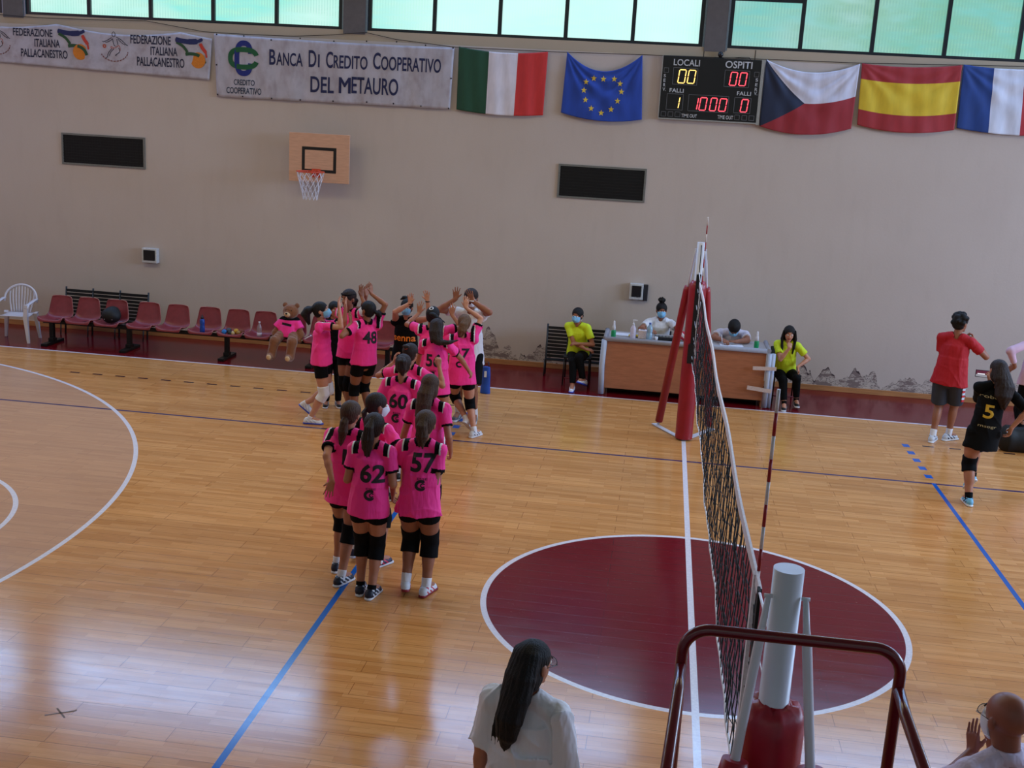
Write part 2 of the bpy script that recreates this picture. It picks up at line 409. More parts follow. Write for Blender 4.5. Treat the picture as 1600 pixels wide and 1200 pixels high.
wallbox(226, 388, 249, 409, 'small white electrical box with dark cover above the row of red seats')
wallbox(983, 443, 1006, 466, 'small white electrical box with dark cover above the scorers table', True)

# ---- clothes line carrying the flags
rope = B()
rp = [(0, 23), (60, 28), (140, 31), (230, 33), (320, 50), (385, 54), (460, 57), (520, 55), (572, 51), (620, 62), (712, 74), (857, 81), (1037, 87), (1196, 93), (1345, 99), (1505, 102), (1640, 105)]
rope.tube([(W(a, b)[0], WY-.05, W(a, b)[1]) for a, b in rp], .006, 5)
tag(rope.obj('hanging_cord', mat('thin_dark_cord', srgb(52, 42, 36), .8)), 'thin dark cord strung along the wall below the windows carrying banners and flags', 'cord')

# ================================================================== BANNERS AND FLAGS
def cloth(corners, sag_t=0, sag_b=0, wav=.008, nf=6, y=WY-.04, diag=0, seed=0, belly=.0):
    """quad cloth on the wall: corners TL TR BR BL as pixels; returns surface f(u,v)->(x,y,z)"""
    (ax, az), (bx_, bz), (cx, cz), (dx, dz) = [W(*c) for c in corners]
    r = random.Random(seed); ph = [r.uniform(0, 6.28) for _ in range(5)]
    def off(u, v):
        d = wav*math.sin(u*nf*2*PI+ph[0]+1.5*v)*(.4+.6*v)+.5*wav*math.sin(u*nf*3.7*PI+ph[1]-2*v)
        if diag:   # drag folds falling from the two pinned corners
            for s_, uu in ((1, u), (-1, 1-u)):
                ang = math.atan2(v+.03, uu+.03); rad = math.hypot(uu, v)
                d += diag*math.sin(ang*15+ph[2]+s_)*math.exp(-((ang-.9)/.6)**2)*min(1, rad*3)*math.exp(-rad*1.1)
        return d
    def f(u, v):
        s4 = 4*u*(1-u)
        x = (ax*(1-u)+bx_*u)*(1-v)+(dx*(1-u)+cx*u)*v
        z = (az*(1-u)+bz*u)*(1-v)+(dz*(1-u)+cz*u)*v - s4*(sag_t*(1-v)+sag_b*v)
        return Vector((x, y-.02-belly*s4*v+off(u, v), z))
    return f
def cloth_obj(name, f, mats, parent, nu=60, nv=30, mi=lambda u, v: 0):
    b = B(); b.grid(f, nu, nv)
    uvl = b.b.loops.layers.uv.new('UVMap')
    i = 0
    for fc in b.b.faces:
        a, c = divmod(i, nv); i += 1
        for lp, (q, w_) in zip(fc.loops, ((a, c), (a+1, c), (a+1, c+1), (a, c+1))): lp[uvl].uv = (q/nu, w_/nv)
    me = bpy.data.meshes.new(name); b.b.to_mesh(me); b.b.free()
    o = link(name, me, mats, parent, world=True); solid(o, .003); return o
def surf_y(f, corners, lift=.006):
    """depth of the cloth at a given (x,z): invert approximately by bilinear corner coordinates"""
    (ax, az), (bx_, bz), (cx, cz), (dx, dz) = [W(*c) for c in corners]
    def g(x, z):
        u, v = .5, .5
        for _ in range(4):
            p = f(u, v); u += (x-p.x)/(bx_-ax); v += (p.z-z)/(az-dz)
            u = min(max(u, 0), 1); v = min(max(v, 0), 1)
        return f(u, v).y-lift
    return g
def flag_mat(name, build, rough=.75):
    m = bpy.data.materials.new(name); m.use_nodes = True; t = NT(m)
    uv = t.coord('UV'); U, V = t.xyz(uv)[:2]
    c = build(t, U, V)
    fold = t.noise(t.scale(uv, (7, 1.2, 1)), 3, 3)
    c = t.mix(1.0, c, t.mix(t.ramp(fold, .3, .7), (.9, .9, .9), (1.06, 1.06, 1.06)), 'MULTIPLY')
    t.put(t.b.inputs['Base Color'], c); t.b.inputs['Roughness'].default_value = rough; t.b.inputs['Sheen Weight'].default_value = .15
    t.bump(t.noise(t.scale(uv, (300, 300, 1)), 1, 1), .1, .002)
    return m
lt = lambda t, a, b: t.m('LESS_THAN', a, b)
ink = mat('navy_ink', srgb(28, 32, 72), .7, bs=8)
def px_items(lst, y, ox, oy, s):
    """(text, left, right, top, bottom) in a zoomed crop -> wall rectangles"""
    out = []
    for t_, l, r_, tp, bt in lst:
        mx = ox+(l+r_)/2/s
        x0, _ = W(ox+l/s, oy+(tp+bt)/2/s, y); x1, _ = W(ox+r_/s, oy+(tp+bt)/2/s, y)
        _, z0 = W(mx, oy+bt/s, y); _, z1 = W(mx, oy+tp/s, y)
        out.append((t_, x0, x1, z0, z1))
    return out
white_vinyl = flag_mat('white_banner_vinyl', lambda t, U, V: t.mix(t.ramp(t.noise(t.scale(t.coord('UV'), (14, 1.5, 1)), 2, 4), .45, .75), srgb(176, 170, 180), srgb(154, 142, 148)), .5)

# -- bank banner
qb = [(337, 53), (711, 75), (704, 171), (341, 151)]
fb = cloth(qb, .02, .0, .010, 5, seed=2); gb = surf_y(fb, qb)
bank = thing('banner', 'long white banner with interlocked green and blue letter emblem and two lines of navy writing', 'banner', (W(520, 100)[0], WY, 4.5))
cloth_obj('sheet', fb, white_vinyl, bank, 90, 24)
its = px_items([('B', 403, 442, 308, 405), ('ANCA', 446, 613, 330, 413), ('D', 650, 698, 314, 420), ('I', 708, 718, 340, 421), ('C', 757, 802, 322, 426), ('REDITO', 806, 1018, 348, 432),
    ('C', 1052, 1099, 328, 434), ('OOPERATIVO', 1102, 1478, 360, 448), ('DEL', 660, 808, 480, 580), ('ETAURO', 917, 1210, 486, 592)], WY-.06, 320, 0, 4)
writing('lettering', its[:8], ink, bank, gb, .06, .016); writing('lettering', its[8:], ink, bank, gb, .06, .016)
_m = px_items([('M', 842, 910, 484, 584)], WY-.06, 320, 0, 4)[0]
writing('lettering', [(_m[0], _m[1]+_d, _m[2]+_d, _m[3], _m[4]) for _d in (-.007, 0, .007)], ink, bank, lambda x, z: gb(x, z), .06, .0)
for _t in (('CREDITO', 182, 312, 498, 534), ('COOPERATIVO', 135, 353, 548, 588)):
    writing('lettering', px_items([_t], WY-.06, 320, 0, 4), mat('grey_green_ink', srgb(38, 50, 70), .7), bank, gb, .08, .015)
def wp(px, py): return W(px, py, WY-.06)
def stadium(cx, cz, hw, hh, gap, n=64):
    """rounded C path open on its right side"""
    pts = []
    for k in range(n+1):
        a = gap+(2*PI-2*gap)*k/n
        pts.append((cx+hw*math.copysign(abs(math.cos(a))**.75, math.cos(a)), cz+hh*math.copysign(abs(math.sin(a))**.75, math.sin(a))))
    return pts
lx, lz = wp(320+245/4, 365/4)
gm = mat('emblem_green', srgb(24, 84, 48), .7); bm_ = mat('emblem_blue', srgb(26, 36, 110), .7)
e = B(); ribbon(e, stadium(lx, lz, .115, .235, .22), .082, lambda x, z: gb(x, z)-.002); e.obj('emblem_blue_loop', bm_, bank, True)
e = B(); ribbon(e, stadium(lx-.005, lz, .222, .135, .26), .078, lambda x, z: gb(x, z)-.0035); e.obj('emblem_green_loop', gm, bank, True)
ey = mat('dark_eyelet', srgb(38, 34, 40), .4, metal=.5)
for zx, zy in ((75, 215), (245, 225), (415, 250), (597, 240), (808, 258), (1012, 258), (1200, 262), (1380, 283), (1552, 300), (75, 405), (80, 590), (240, 603), (418, 615), (598, 625), (803, 632), (1013, 638), (1180, 648), (1352, 663), (1524, 678), (1540, 490)):
    e = B(); x, z = wp(320+zx/4, zy/4); e.lathe([(.012, 0), (.012, .006)], (0, 0, 0), 10)
    for v in list(e.b.verts): v.co = Vector((x+v.co.x, gb(x, z)-v.co.z, z+v.co.y))
    e.obj('eyelet', ey, bank, True)

# -- basketball federation banner
qf = [(-60, 26), (333, 52), (329, 125), (-62, 92)]
ff = cloth(qf, .0, .0, .010, 4, seed=4)
_f0 = ff
def ff(u, v):
    p = _f0(u, v); p.z -= (.10*abs(math.sin(u*PI*2.05+.6))*(1-v)+.02*(1-v)); return p
gf = surf_y(ff, qf)
fed = thing('banner', 'long pale banner with repeated federation writing and ribbon-and-ball emblems, upper left corner', 'banner', (W(150, 80)[0], WY, 4.6))
cloth_obj('sheet', ff, white_vinyl, fed, 100, 20)
L1 = [('FEDERAZIONE', 165, 660, 358, 455), ('ITALIANA', 432, 752, 490, 590), ('PALLACANESTRO', 265, 842, 618, 722)]
its = px_items(L1, WY-.06, 0, 0, 8)
L2 = [('FEDERAZIONE', 815, 1068, 222, 278), ('ITALIANA', 942, 1110, 295, 348), ('PALLACANESTRO', 855, 1153, 360, 418)]
its += px_items(L2, WY-.06, 0, 0, 4)
its2 = [(t, x0, x1, z0, z1) for t, x0, x1, z0, z1 in its]
for _k in (0, 3): writing('lettering', its2[_k:_k+3], mat('dark_ink', srgb(40, 40, 62), .7), fed, gf, .08, .02)
def ribbon_emblem(ox, oy, s):
    """ox, oy: crop origin in px and scale: points of the first emblem in 8x crop"""
    def P(l): return [W(ox+(a)*s, oy+(b)*s, WY-.06) for a, b in l]
    f1 = lambda x, z: gf(x, z)-.001; f2 = lambda x, z: gf(x, z)-.003
    c = B(); x, z = W(ox+1003*s, oy+650*s, WY-.06); R_ = .125
    c.poly([(x+R_*math.cos(k*PI/16), f1(x, z)-.0005, z+R_*math.sin(k*PI/16)) for k in range(32)]); c.obj('emblem_ball', mat('emblem_orange', srgb(204, 120, 34), .7), fed, True)
    b1 = B(); ribbon(b1, smooth_pts(P([(722, 385), (800, 405), (900, 418), (1000, 412), (1060, 385)])), [.03]+[.075]*11+[.085]*6+[.05]*6+[.01], f2); b1.obj('emblem_stroke', mat('emblem_navy', srgb(32, 38, 84), .7), fed, True)
    b2 = B(); ribbon(b2, smooth_pts(P([(735, 420), (810, 465), (850, 510), (875, 550)])), .045, f2)
    ribbon(b2, smooth_pts(P([(850, 575), (920, 568), (1000, 585), (1060, 630), (1090, 690)])), .05, f2); b2.obj('emblem_stroke', mat('emblem_dark_green', srgb(40, 74, 44), .7), fed, True)
    b3 = B(); ribbon(b3, smooth_pts(P([(1030, 440), (1060, 500), (1095, 550), (1110, 620)])), [.02]+[.055]*12+[.03]*5+[.01], f2); b3.obj('emblem_stroke', mat('emblem_red', srgb(190, 60, 44), .7), fed, True)
ribbon_emblem(0, 0, 1/8)
def shift_emblem():
    # second emblem: 4x crop offsets (1095..1295, 235..435)
    s = 1/8; ribbon_emblem(1095/4-718/8, 235/4-365/8, s)
shift_emblem()
def player_emblem(ox, oy, s):
    def P(l): return [W(ox+a*s, oy+b*s, WY-.06) for a, b in l]
    g = lambda x, z: gf(x, z)-.001
    b = B()
    cx, cz = P([(1425, 430)])[0]; ribbon(b, [(cx+.028*math.cos(k*PI/8), cz+.038*math.sin(k*PI/8)) for k in range(16)], .010, g, True)
    for l in ([(1460, 465), (1520, 500), (1580, 560), (1600, 570)], [(1480, 490), (1530, 540), (1570, 565)], [(1400, 470), (1350, 500), (1300, 520), (1280, 515)], [(1410, 490), (1360, 520), (1320, 530)],
              [(1410, 480), (1430, 560), (1450, 580)], [(1465, 490), (1480, 560)], [(1400, 610), (1360, 660), (1345, 710), (1325, 725)], [(1430, 610), (1390, 650), (1370, 700)], [(1490, 600), (1500, 650), (1450, 690), (1460, 700)]):
        ribbon(b, smooth_pts(P(l), 4), .011, g)
    b.obj('emblem_figure', mat('emblem_line_ink', srgb(54, 50, 62), .7), fed, True)
    b = B(); ccx, ccz = P([(1430, 640)])[0]
    for k in range(12):
        a0 = math.radians(200+k*13.5)
        ribbon(b, [(ccx+.235*math.cos(a0+q*.05), ccz+.165*math.sin(a0+q*.05)+(.012 if (k+q) % 2 else 0)) for q in range(4)], .014, g)
    b.obj('emblem_script', mat('emblem_script_ink', srgb(120, 60, 50), .7), fed, True)
    b = B()
    for l in ([(1395, 580), (1440, 600), (1490, 570), (1510, 620), (1500, 640)], [(1395, 580), (1390, 600), (1430, 610)]): ribbon(b, smooth_pts(P(l), 4), .009, g)
    b.obj('emblem_shorts', mat('emblem_red_line', srgb(176, 84, 58), .7), fed, True); b = B()
    x, z = P([(1308, 575)])[0]; ribbon(b, [(x+.022*math.cos(k*PI/6), z+.022*math.sin(k*PI/6)) for k in range(12)], .02, g, True)
    b.obj('emblem_small_ball', mat('emblem_red_line', srgb(176, 84, 58), .7), fed, True)
player_emblem(0, 0, 1/8); player_emblem(-184, -11, 1/8)

# -- flags
def flag(name, label, corners, st, sb, m, wav=.012, diag=.0, seed=1, belly=.02, nf=3):
    f = cloth(corners, st, sb, wav, nf, diag=diag, seed=seed, belly=belly)
    r = thing(name, label, 'flag', (W((corners[0][0]+corners[1][0])/2, 100)[0], WY, 4.5), group=None)
    cloth_obj('cloth', f, m, r, 70, 46)
    return r, f
it_m = flag_mat('tricolour_green_white_red', lambda t, U, V: t.mix(lt(t, U, .667), srgb(196, 44, 42), t.mix(lt(t, U, .343), srgb(214, 206, 214), srgb(16, 66, 40))))
flag('flag', 'vertical green, white and red flag hanging beside the long white banner', [(718, 73), (857, 81), (849, 180), (714, 171)], .055, .045, it_m, seed=3)
eu_m = flag_mat('blue_flag_cloth', lambda t, U, V: t.mix(0.0, srgb(24, 62, 156), srgb(24, 62, 156)))
qe = [(887, 81), (1004, 86), (1003, 187), (877, 176)]
eu, fe = flag('flag', 'blue flag with a ring of yellow stars hanging left of the scoreboard', qe, .27, .075, eu_m, .006, .022, 5, .05)
ge = surf_y(fe, qe, .008); ym = mat('yellow_star', srgb(214, 180, 60), .7)
for (px, py) in ((916, 128), (928, 122.5), (943, 123.5), (960, 123.5), (969, 131), (971, 143.5), (965, 158), (955, 171), (939.5, 176.5), (924, 169.5), (915, 156), (912.5, 141)):
    x, z = wp(px, py); s = B(); R_ = .050; rr = R_*.42
    pts = [((R_ if k % 2 == 0 else rr)*math.cos(PI/2+k*PI/5), (R_ if k % 2 == 0 else rr)*math.sin(PI/2+k*PI/5)) for k in range(10)]
    c = s.b.verts.new((x, ge(x, z), z)); vs = [s.b.verts.new((x+a*.95, ge(x+a, z+b), z+b)) for a, b in pts]
    for k in range(10): s.b.faces.new((c, vs[k], vs[(k+1) % 10]))
    s.obj('star', ym, eu, True)
def cz_b(t, U, V):
    tri = lt(t, U, t.m('SUBTRACT', .46, t.m('MULTIPLY', t.m('ABSOLUTE', t.m('SUBTRACT', V, .5)), .92)))
    return t.mix(tri, t.mix(lt(t, V, .5), srgb(150, 34, 44), srgb(206, 204, 220)), srgb(24, 34, 62))
flag('flag', 'white over dark red flag with a navy triangle, hanging right of the scoreboard', [(1197, 93), (1343, 100), (1329, 201), (1186, 197)], .16, .11, flag_mat('triangle_flag', cz_b), .008, .020, 8, .05)
flag('flag', 'red, yellow and red striped flag hanging on the wall at upper right', [(1346, 99), (1502, 102), (1489, 203), (1338, 195)], .045, .08, flag_mat('striped_flag', lambda t, U, V: t.mix(t.band(V, .25, .74), srgb(158, 38, 44), srgb(214, 180, 40))), .008, .014, 9, .04)
flag('flag', 'vertical blue, white and red flag cut by the right edge of the photo', [(1504, 101), (1650, 107), (1640, 212), (1493, 200)], .04, .04, flag_mat('blue_white_red', lambda t, U, V: t.mix(lt(t, U, .667), srgb(170, 36, 46), t.mix(lt(t, U, .335), srgb(206, 208, 224), srgb(22, 58, 128)))), .008, .014, 12, .03)

# ================================================================== SCOREBOARD
sy = WY-.10
sb = thing('scoreboard', 'black electronic scoreboard with glowing red and yellow digits, hanging between the flags', 'scoreboard', (.03, WY, 4.1))
(sx0, sz1), (sx1, sz0) = W(1037, 86.5, sy), W(1181, 192, sy)
B().bx(sx0, sx1, sy, WY, sz0, sz1, bev=.008).obj('housing', mat('black_scoreboard', srgb(12, 12, 15), .5, bs=5), sb, True)
fr = B()
fr.bx(sx1, sx1+.045, sy-.004, WY, sz0-.03, sz1+.005); fr.bx(sx0-.012, sx0, sy-.004, WY, sz0-.012, sz1)
fr.bx(sx0, sx1, sy-.004, WY, sz0-.02, sz0)
fr.obj('side_rail', mat('grey_scoreboard_rail', srgb(150, 148, 142), .5), sb, True)
yy = sy-.004
SP = lambda l: px_items(l, sy, 1000, 40, 6.667)
writing('lettering', SP([('LOCALI', 352, 625, 352, 420), ('OSPITI', 890, 1172, 372, 447), ('FALLI', 308, 455, 655, 696), ('FALLI', 1010, 1156, 688, 729), ('TIME OUT', 430, 592, 922, 958), ('TIME OUT', 806, 970, 936, 976),
    ('S', 247, 270, 505, 537), ('E', 245, 267, 552, 586), ('R', 242, 266, 600, 634), ('V.', 235, 268, 645, 680), ('S', 1204, 1230, 550, 584), ('E', 1200, 1224, 600, 632), ('R', 1195, 1222, 649, 682), ('V.', 1188, 1222, 690, 725)]),
    mat('pale_lettering', srgb(190, 190, 194), .6), sb, lambda x, z: yy, 0, .012)
o = B()
def outline(b, l, r_, tp, bt, w_=.006):
    mx, my = (l+r_)/2, (tp+bt)/2
    x0 = W(1000+l/6.667, 40+my/6.667, sy)[0]; x1 = W(1000+r_/6.667, 40+my/6.667, sy)[0]; z0 = W(1000+mx/6.667, 40+bt/6.667, sy)[1]; z1 = W(1000+mx/6.667, 40+tp/6.667, sy)[1]
    b.bx(x0, x1, yy, sy, z0, z0+w_); b.bx(x0, x1, yy, sy, z1-w_, z1); b.bx(x0, x0+w_, yy, sy, z0, z1); b.bx(x1-w_, x1, yy, sy, z0, z1)
for r_ in ((342, 600, 440, 618), (878, 1140, 466, 643), (275, 448, 709, 879), (500, 922, 726, 900), (978, 1153, 750, 915), (218, 268, 893, 945), (290, 343, 895, 948), (362, 418, 897, 951), (982, 1036, 930, 983), (1058, 1112, 935, 988), (1132, 1188, 938, 991), (250, 300, 437, 490), (1190, 1242, 483, 537)):
    outline(o, *r_)
o.obj('outline', mat('grey_outline', srgb(104, 104, 108), .6), sb, True)
def digit(l, r_, tp, bt, m, segs, lean=.018):
    mx, my = (l+r_)/2, (tp+bt)/2
    x0 = W(1000+l/6.667, 40+my/6.667, sy)[0]+.008; x1 = W(1000+r_/6.667, 40+my/6.667, sy)[0]-.008; z0 = W(1000+mx/6.667, 40+bt/6.667, sy)[1]+.006; z1 = W(1000+mx/6.667, 40+tp/6.667, sy)[1]-.006
    zc = (z0+z1)/2; b = B(); t = .014
    P = {'a': ((x0, z1), (x1, z1)), 'b': ((x1, z1), (x1, zc)), 'c': ((x1, zc), (x1, z0)), 'd': ((x0, z0), (x1, z0)), 'e': ((x0, zc), (x0, z0)), 'f': ((x0, z1), (x0, zc))}
    for s_ in segs:
        (ax, az), (bx2, bz) = P[s_]
        sh = lambda z: (z-zc)/(z1-z0)*lean
        d = .006 if s_ in 'ad' else 0; e_ = .006 if s_ not in 'ad' else 0
        ribbon(b, [(ax+d+sh(az), az-e_*(1 if az > bz else -1)), (bx2-d+sh(bz), bz+e_*(1 if az > bz else -1))], t, lambda x, z: yy-.002)
    b.obj('digit', m, sb, True)
red = mat('red_lit_segments', (.5, .02, .04), .5, emis=(1, .07, .10), es=2.2); yel = mat('yellow_lit_segments', (.5, .3, .05), .5, emis=(1, .62, .16), es=2.0)
Z = 'abcdef'
for a in ((398, 478, 456, 602, yel, Z), (496, 578, 461, 606, yel, Z), (935, 1012, 482, 628, red, Z), (1034, 1112, 487, 631, red, Z), (372, 412, 740, 866, yel, 'bc'), (540, 605, 746, 880, red, 'bc'), (618, 695, 746, 886, red, Z), (727, 800, 751, 892, red, Z), (822, 902, 758, 897, red, Z), (1048, 1125, 766, 905, red, Z)): digit(*a)
# camera and cable on top
cm = thing('security_camera', 'small dark round camera resting on top edge of the scoreboard', 'camera', (W(1126, 86, WY-.06)[0], WY-.06, sz1))
xx, zz = W(1126, 85, WY-.06)
B().lathe([(.02, -.045), (.038, -.02), (.042, .005), (.03, .03), (.0, .04)], (xx, WY-.07, zz), 14).obj('dome', mat('dark_camera_body', srgb(20, 22, 30), .25), cm, True)
B().bx(xx-.09, xx+.05, WY-.075, WY-.055, zz-.055, zz-.042).obj('bracket', mat('black_bracket', srgb(18, 18, 20), .5), cm, True)
B().tube([(W(1145, 89, WY-.06)[0], WY-.05, sz1+.01), (W(1158, 88, WY-.06)[0], WY-.05, sz1+.03), (W(1170, 91, WY-.06)[0], WY-.05, sz1+.035), (W(1173, 94, WY-.06)[0], WY-.05, sz1+.0)], .006, 5).obj('cable', mat('black_bracket', srgb(18, 18, 20), .5), cm, True)

# ================================================================== BASKETBALL BACKBOARD
by = 8.85
bbk = thing('basketball_hoop', 'small wooden wall-mounted basketball backboard with black target square, orange rim and white net', 'basketball hoop', (-6.03, WY, 2.8))
(x0, z1), (x1, z0) = W(452, 206, by), W(545, 288, by)
B().bx(x0, x1, by, by+.025, z0, z1, bev=.003).obj('backboard', mat('pale_plywood', srgb(206, 160, 134), .55, bs=6, stretch=(1, 1, 9), var=.09), bbk, True)
q = B(); (a0, b1), (a1, b0) = W(472, 228.5, by), W(525, 271.5, by); t_ = .048; ya, yb_ = by-.003, by
q.bx(a0, a1, ya, yb_, b1-t_, b1); q.bx(a0, a1, ya, yb_, b0, b0+t_); q.bx(a0, a0+t_, ya, yb_, b0+t_, b1-t_); q.bx(a1-t_, a1, ya, yb_, b0+t_, b1-t_)
q.obj('target_square', mat('black_paint', srgb(20, 18, 20), .6), bbk, True)
q = B()
for sx in (x0+.22, x1-.22):
    for sz in (z0+.15, z1-.15): q.tube([(sx, by+.025, sz), (sx, WY, sz)], .022, 8)
q.obj('bracket', mat('grey_steel', srgb(110, 108, 106), .4, metal=.7), bbk, True)
hx, hz = W(487, 268, 8.6); hy = by-.10-.21
q = B(); R_ = .215
q.tube([(hx+R_*math.cos(k*PI/16), hy+R_*math.sin(k*PI/16), hz) for k in range(33)], .010, 8, cap=False)
q.bx(hx-.07, hx+.07, by-.02, by, hz-.10, hz+.03); q.bx(hx-.055, hx-.035, by-.12, by, hz-.03, hz+.01); q.bx(hx+.035, hx+.055, by-.12, by, hz-.03, hz+.01)
q.obj('rim', mat('orange_rim', srgb(206, 70, 40), .45), bbk, True)
q = B(); nS = 12
def netp(k, j):
    t = j/5; r_ = R_*(1-t)+.115*t if j < 5 else .12; r_ = R_-(R_-.115)*min(1, t*1.15); a = 2*PI*(k+(j % 2)*.5)/nS
    return (hx+r_*math.cos(a), hy+r_*math.sin(a), hz-.012-.085*j)
for j in range(5):
    for k in range(nS):
        q.tube([netp(k, j), netp(k+(0 if j % 2 == 0 else 1), j+1)], .005, 4, cap=False); q.tube([netp(k, j), netp(k-(1 if j % 2 == 0 else 0), j+1)], .005, 4, cap=False)
q.obj('net', mat('white_cord', srgb(214, 210, 216), .7), bbk, True)

# ================================================================== VOLLEYBALL NET AND POSTS
NT_Z, NB_Z = 2.19, 1.19; NY = 4.72
net = thing('volleyball_net', 'black mesh volleyball net with white top band stretched across the court', 'volleyball net', (0, 0, NB_Z))
def netx(y, z):
    return .006*math.sin(y*2.3)+(.004*math.sin(y*5.1+1)+.0025*math.sin(y*13))*(NT_Z-z)
def sag(y): return .022*(1-(y/NY)**2)
q = B(); nv = int(NY*2/.1); r2 = random.Random(3)
def cord(a, b_, n, w_=.0042):
    pts = []
    for i in range(n+1):
        t = i/n; y = a[0]*(1-t)+b_[0]*t; z = a[1]*(1-t)+b_[1]*t
        pts.append((netx(y, z), y, z-sag(y)))
    q.tube(pts, w_/2, 4, cap=False, smooth=False)
jit = [[(r2.uniform(-.007, .007), r2.uniform(-.009, .009)) for j in range(11)] for i in range(nv+1)]
def node(i, j):
    y = -NY+i*2*NY/nv; z = NT_Z-.05-j*(NT_Z-NB_Z-.05)/10
    a, b_ = jit[i][j]; e = 0 if j in (0, 10) else 1
    return (netx(y, z)+e*b_*.8, y+a*(j > 0), z+b_*e-sag(y))
for i in range(nv+1): q.tube([node(i, j) for j in range(11)], .0029, 4, cap=False, smooth=False)
for j in range(1, 11): q.tube([node(i, j) for i in range(nv+1)], .0029, 4, cap=False, smooth=False)
q.obj('netting', mat('black_net_cord', srgb(14, 14, 15), .8), net, True)
q = B()
n = 60
for sx in (-1, 1):
    q.grid(lambda u, v, sx=sx: Vector((netx(-NY+u*2*NY, NT_Z)+sx*.006*(1-.0*v), -NY+u*2*NY, NT_Z-sag(-NY+u*2*NY)-.055*v+.004*math.sin(u*90+sx)*v)), n, 2)
q.grid(lambda u, v: Vector((netx(-NY+u*2*NY, NT_Z)-.006+.012*v, -NY+u*2*NY, NT_Z-sag(-NY+u*2*NY))), n, 1)
q.obj('top_band', mat('white_net_band', srgb(214, 208, 216), .6), net, True)
q = B(); q.tube([(netx(y, NB_Z), y, NB_Z-sag(y)) for y in np.linspace(-NY, NY, 80)], .007, 6)
q.obj('bottom_cord', mat('white_cord', srgb(214, 210, 216), .7), net, True)
for s in (-1, 1):
    q = B(); q.box((0, s*NY, (NT_Z+NB_Z)/2), (.012, .05, NT_Z-NB_Z)); q.obj('side_band', mat('black_net_cord', srgb(14, 14, 15), .8), net, True)
for s in (-1, 1):
    q = B()
    q.tube([(0, s*NY, NT_Z-.01), (0.0, s*5.40, NT_Z+.03)], .006, 5); q.tube([(0, s*NY, NB_Z+.01), (0, s*5.42, NB_Z-.05)], .004, 5)
    for k in range(4):
        z = NB_Z+.2+.2*k; q.tube([(0, s*NY, z), (0, s*5.42, z+.01*k)], .0025, 4)
    q.obj('tension_rope', mat('white_cord', srgb(214, 210, 216), .7), net, True)
for s in (-1, 1):
    q = B(); y = s*4.52
    seg = [(NB_Z+.0+k*.1) for k in range(19)]
    for k in range(18):
        q.mi = 0 if (k % 2 == 0 or k < 9) and not (k >= 9 and k % 2) else 1
        q.mi = 1 if k % 2 else 0
        q.tube([(.012+.0, y, seg[k]), (.012, y, seg[k+1])], .0075, 8)
    q.obj('antenna', [mat('antenna_red', srgb(150, 22, 32), .4), mat('antenna_white', srgb(206, 196, 196), .4)], net, True)
    B().box((0, y, (NT_Z+NB_Z)/2), (.016, .05, NT_Z-NB_Z-.02)).obj('side_tape', mat('white_net_band', srgb(214, 208, 216), .6), net, True)

grey_pole = mat('pale_grey_pole', srgb(206, 204, 214), .34, bs=6, var=.03); padm = mat('red_vinyl_padding', srgb(150, 20, 38), .38, bs=9, var=.10, bump=.5, spec=.5)
SUBS = []
def post(s, label):
    r = thing('net_post', label, 'net post', (0, s*5.5, 0))
    y = s*5.5; R_ = .052
    B().lathe([(R_, 0), (R_, 2.592)], (0, y, 0), 28).obj('pole', grey_pole, r, True)
    q = B(); prof = [(.112, .02), (.112, 2.0), (.108, 2.05), (.085, 2.09), (.056, 2.10)]
    rr = random.Random(int(s)+5); seg = 30; rings = []
    for a, z in prof:
        rings.append([q.b.verts.new(((a+(.006*math.sin(k*7+z*9)+rr.uniform(-.004, .004) if z > 1.9 else .002*math.sin(k*3)))*math.cos(2*PI*k/seg), y+(a+(.006*math.sin(k*5+z*9) if z > 1.9 else 0))*math.sin(2*PI*k/seg), z+(rr.uniform(-.012, .012) if z > 2.04 else 0))) for k in range(seg)])
    for A, C in zip(rings, rings[1:]): q._f(A+C, [(k, (k+1) % seg, seg+(k+1) % seg, seg+k) for k in range(seg)], True)
    q._f(rings[-1], [tuple(range(seg))])
    q.obj('padding', padm, r, True)
    for sx in (-1, 1):
        top = Vector((sx*.062, y+s*.03, 2.50)); bot = Vector((sx*.34, s*6.05, .03)); d = bot-top
        br = B(); br.tube([top, top+d*.04, top+d*.06, bot], [.010, .012, .017, .017], 10)
        br.tube([top+Vector((-sx*.014, 0, .0)), top+Vector((sx*.014, 0, .0))], .007, 8)
        o = br.obj('brace', grey_pole, r, True)
        w1 = top+d*(.20 if s > 0 else .225)
        pb = B(); pb.tube([w1, w1+d*.02, bot-d*.02], [.045, .052, .052], 14)
        g = pb.obj('brace_padding', padm, None); g.parent = o; g.matrix_parent_inverse = Matrix.Identity(4); g.matrix_basis = Matrix.Identity(4); SUBS.append((g, o))
        b = B(); a = Vector((sx*.04, y, .012)); c = Vector((sx*.40, s*6.13, .012)); u = (c-a).normalized(); ang = math.atan2(u.y, u.x)
        b.box((a+c)/2, ((c-a).length, .07, .012), rot=Matrix.Rotation(ang, 3, 'Z')); b.obj('base_bar', mat('white_painted_bar', srgb(200, 196, 202), .5), r, True)
    q = B(); yb = y-s*.115
    q.bx(-.030, .030, yb-.015, yb+.015, 1.15, 2.2, bev=.003); q.bx(-.055, .055, yb-.04, yb+.02, 1.05, 1.30, bev=.008)
    q.obj('winch_rail', mat('black_winch', srgb(20, 20, 22), .4), r, True)
    q = B(); q.tube([(0, yb, 2.2), (0, yb-s*.02, 2.45), (0, y-s*.05, 2.56)], .006, 6); q.tube([(.04, yb, 1.2), (.11, yb, 1.2), (.11, yb, 1.1)], .008, 6)
    q.obj('strap', mat('black_winch', srgb(20, 20, 22), .4), r, True)
    return r
post(1, 'far net post wrapped in red padding with two red padded braces, near the scorers table')
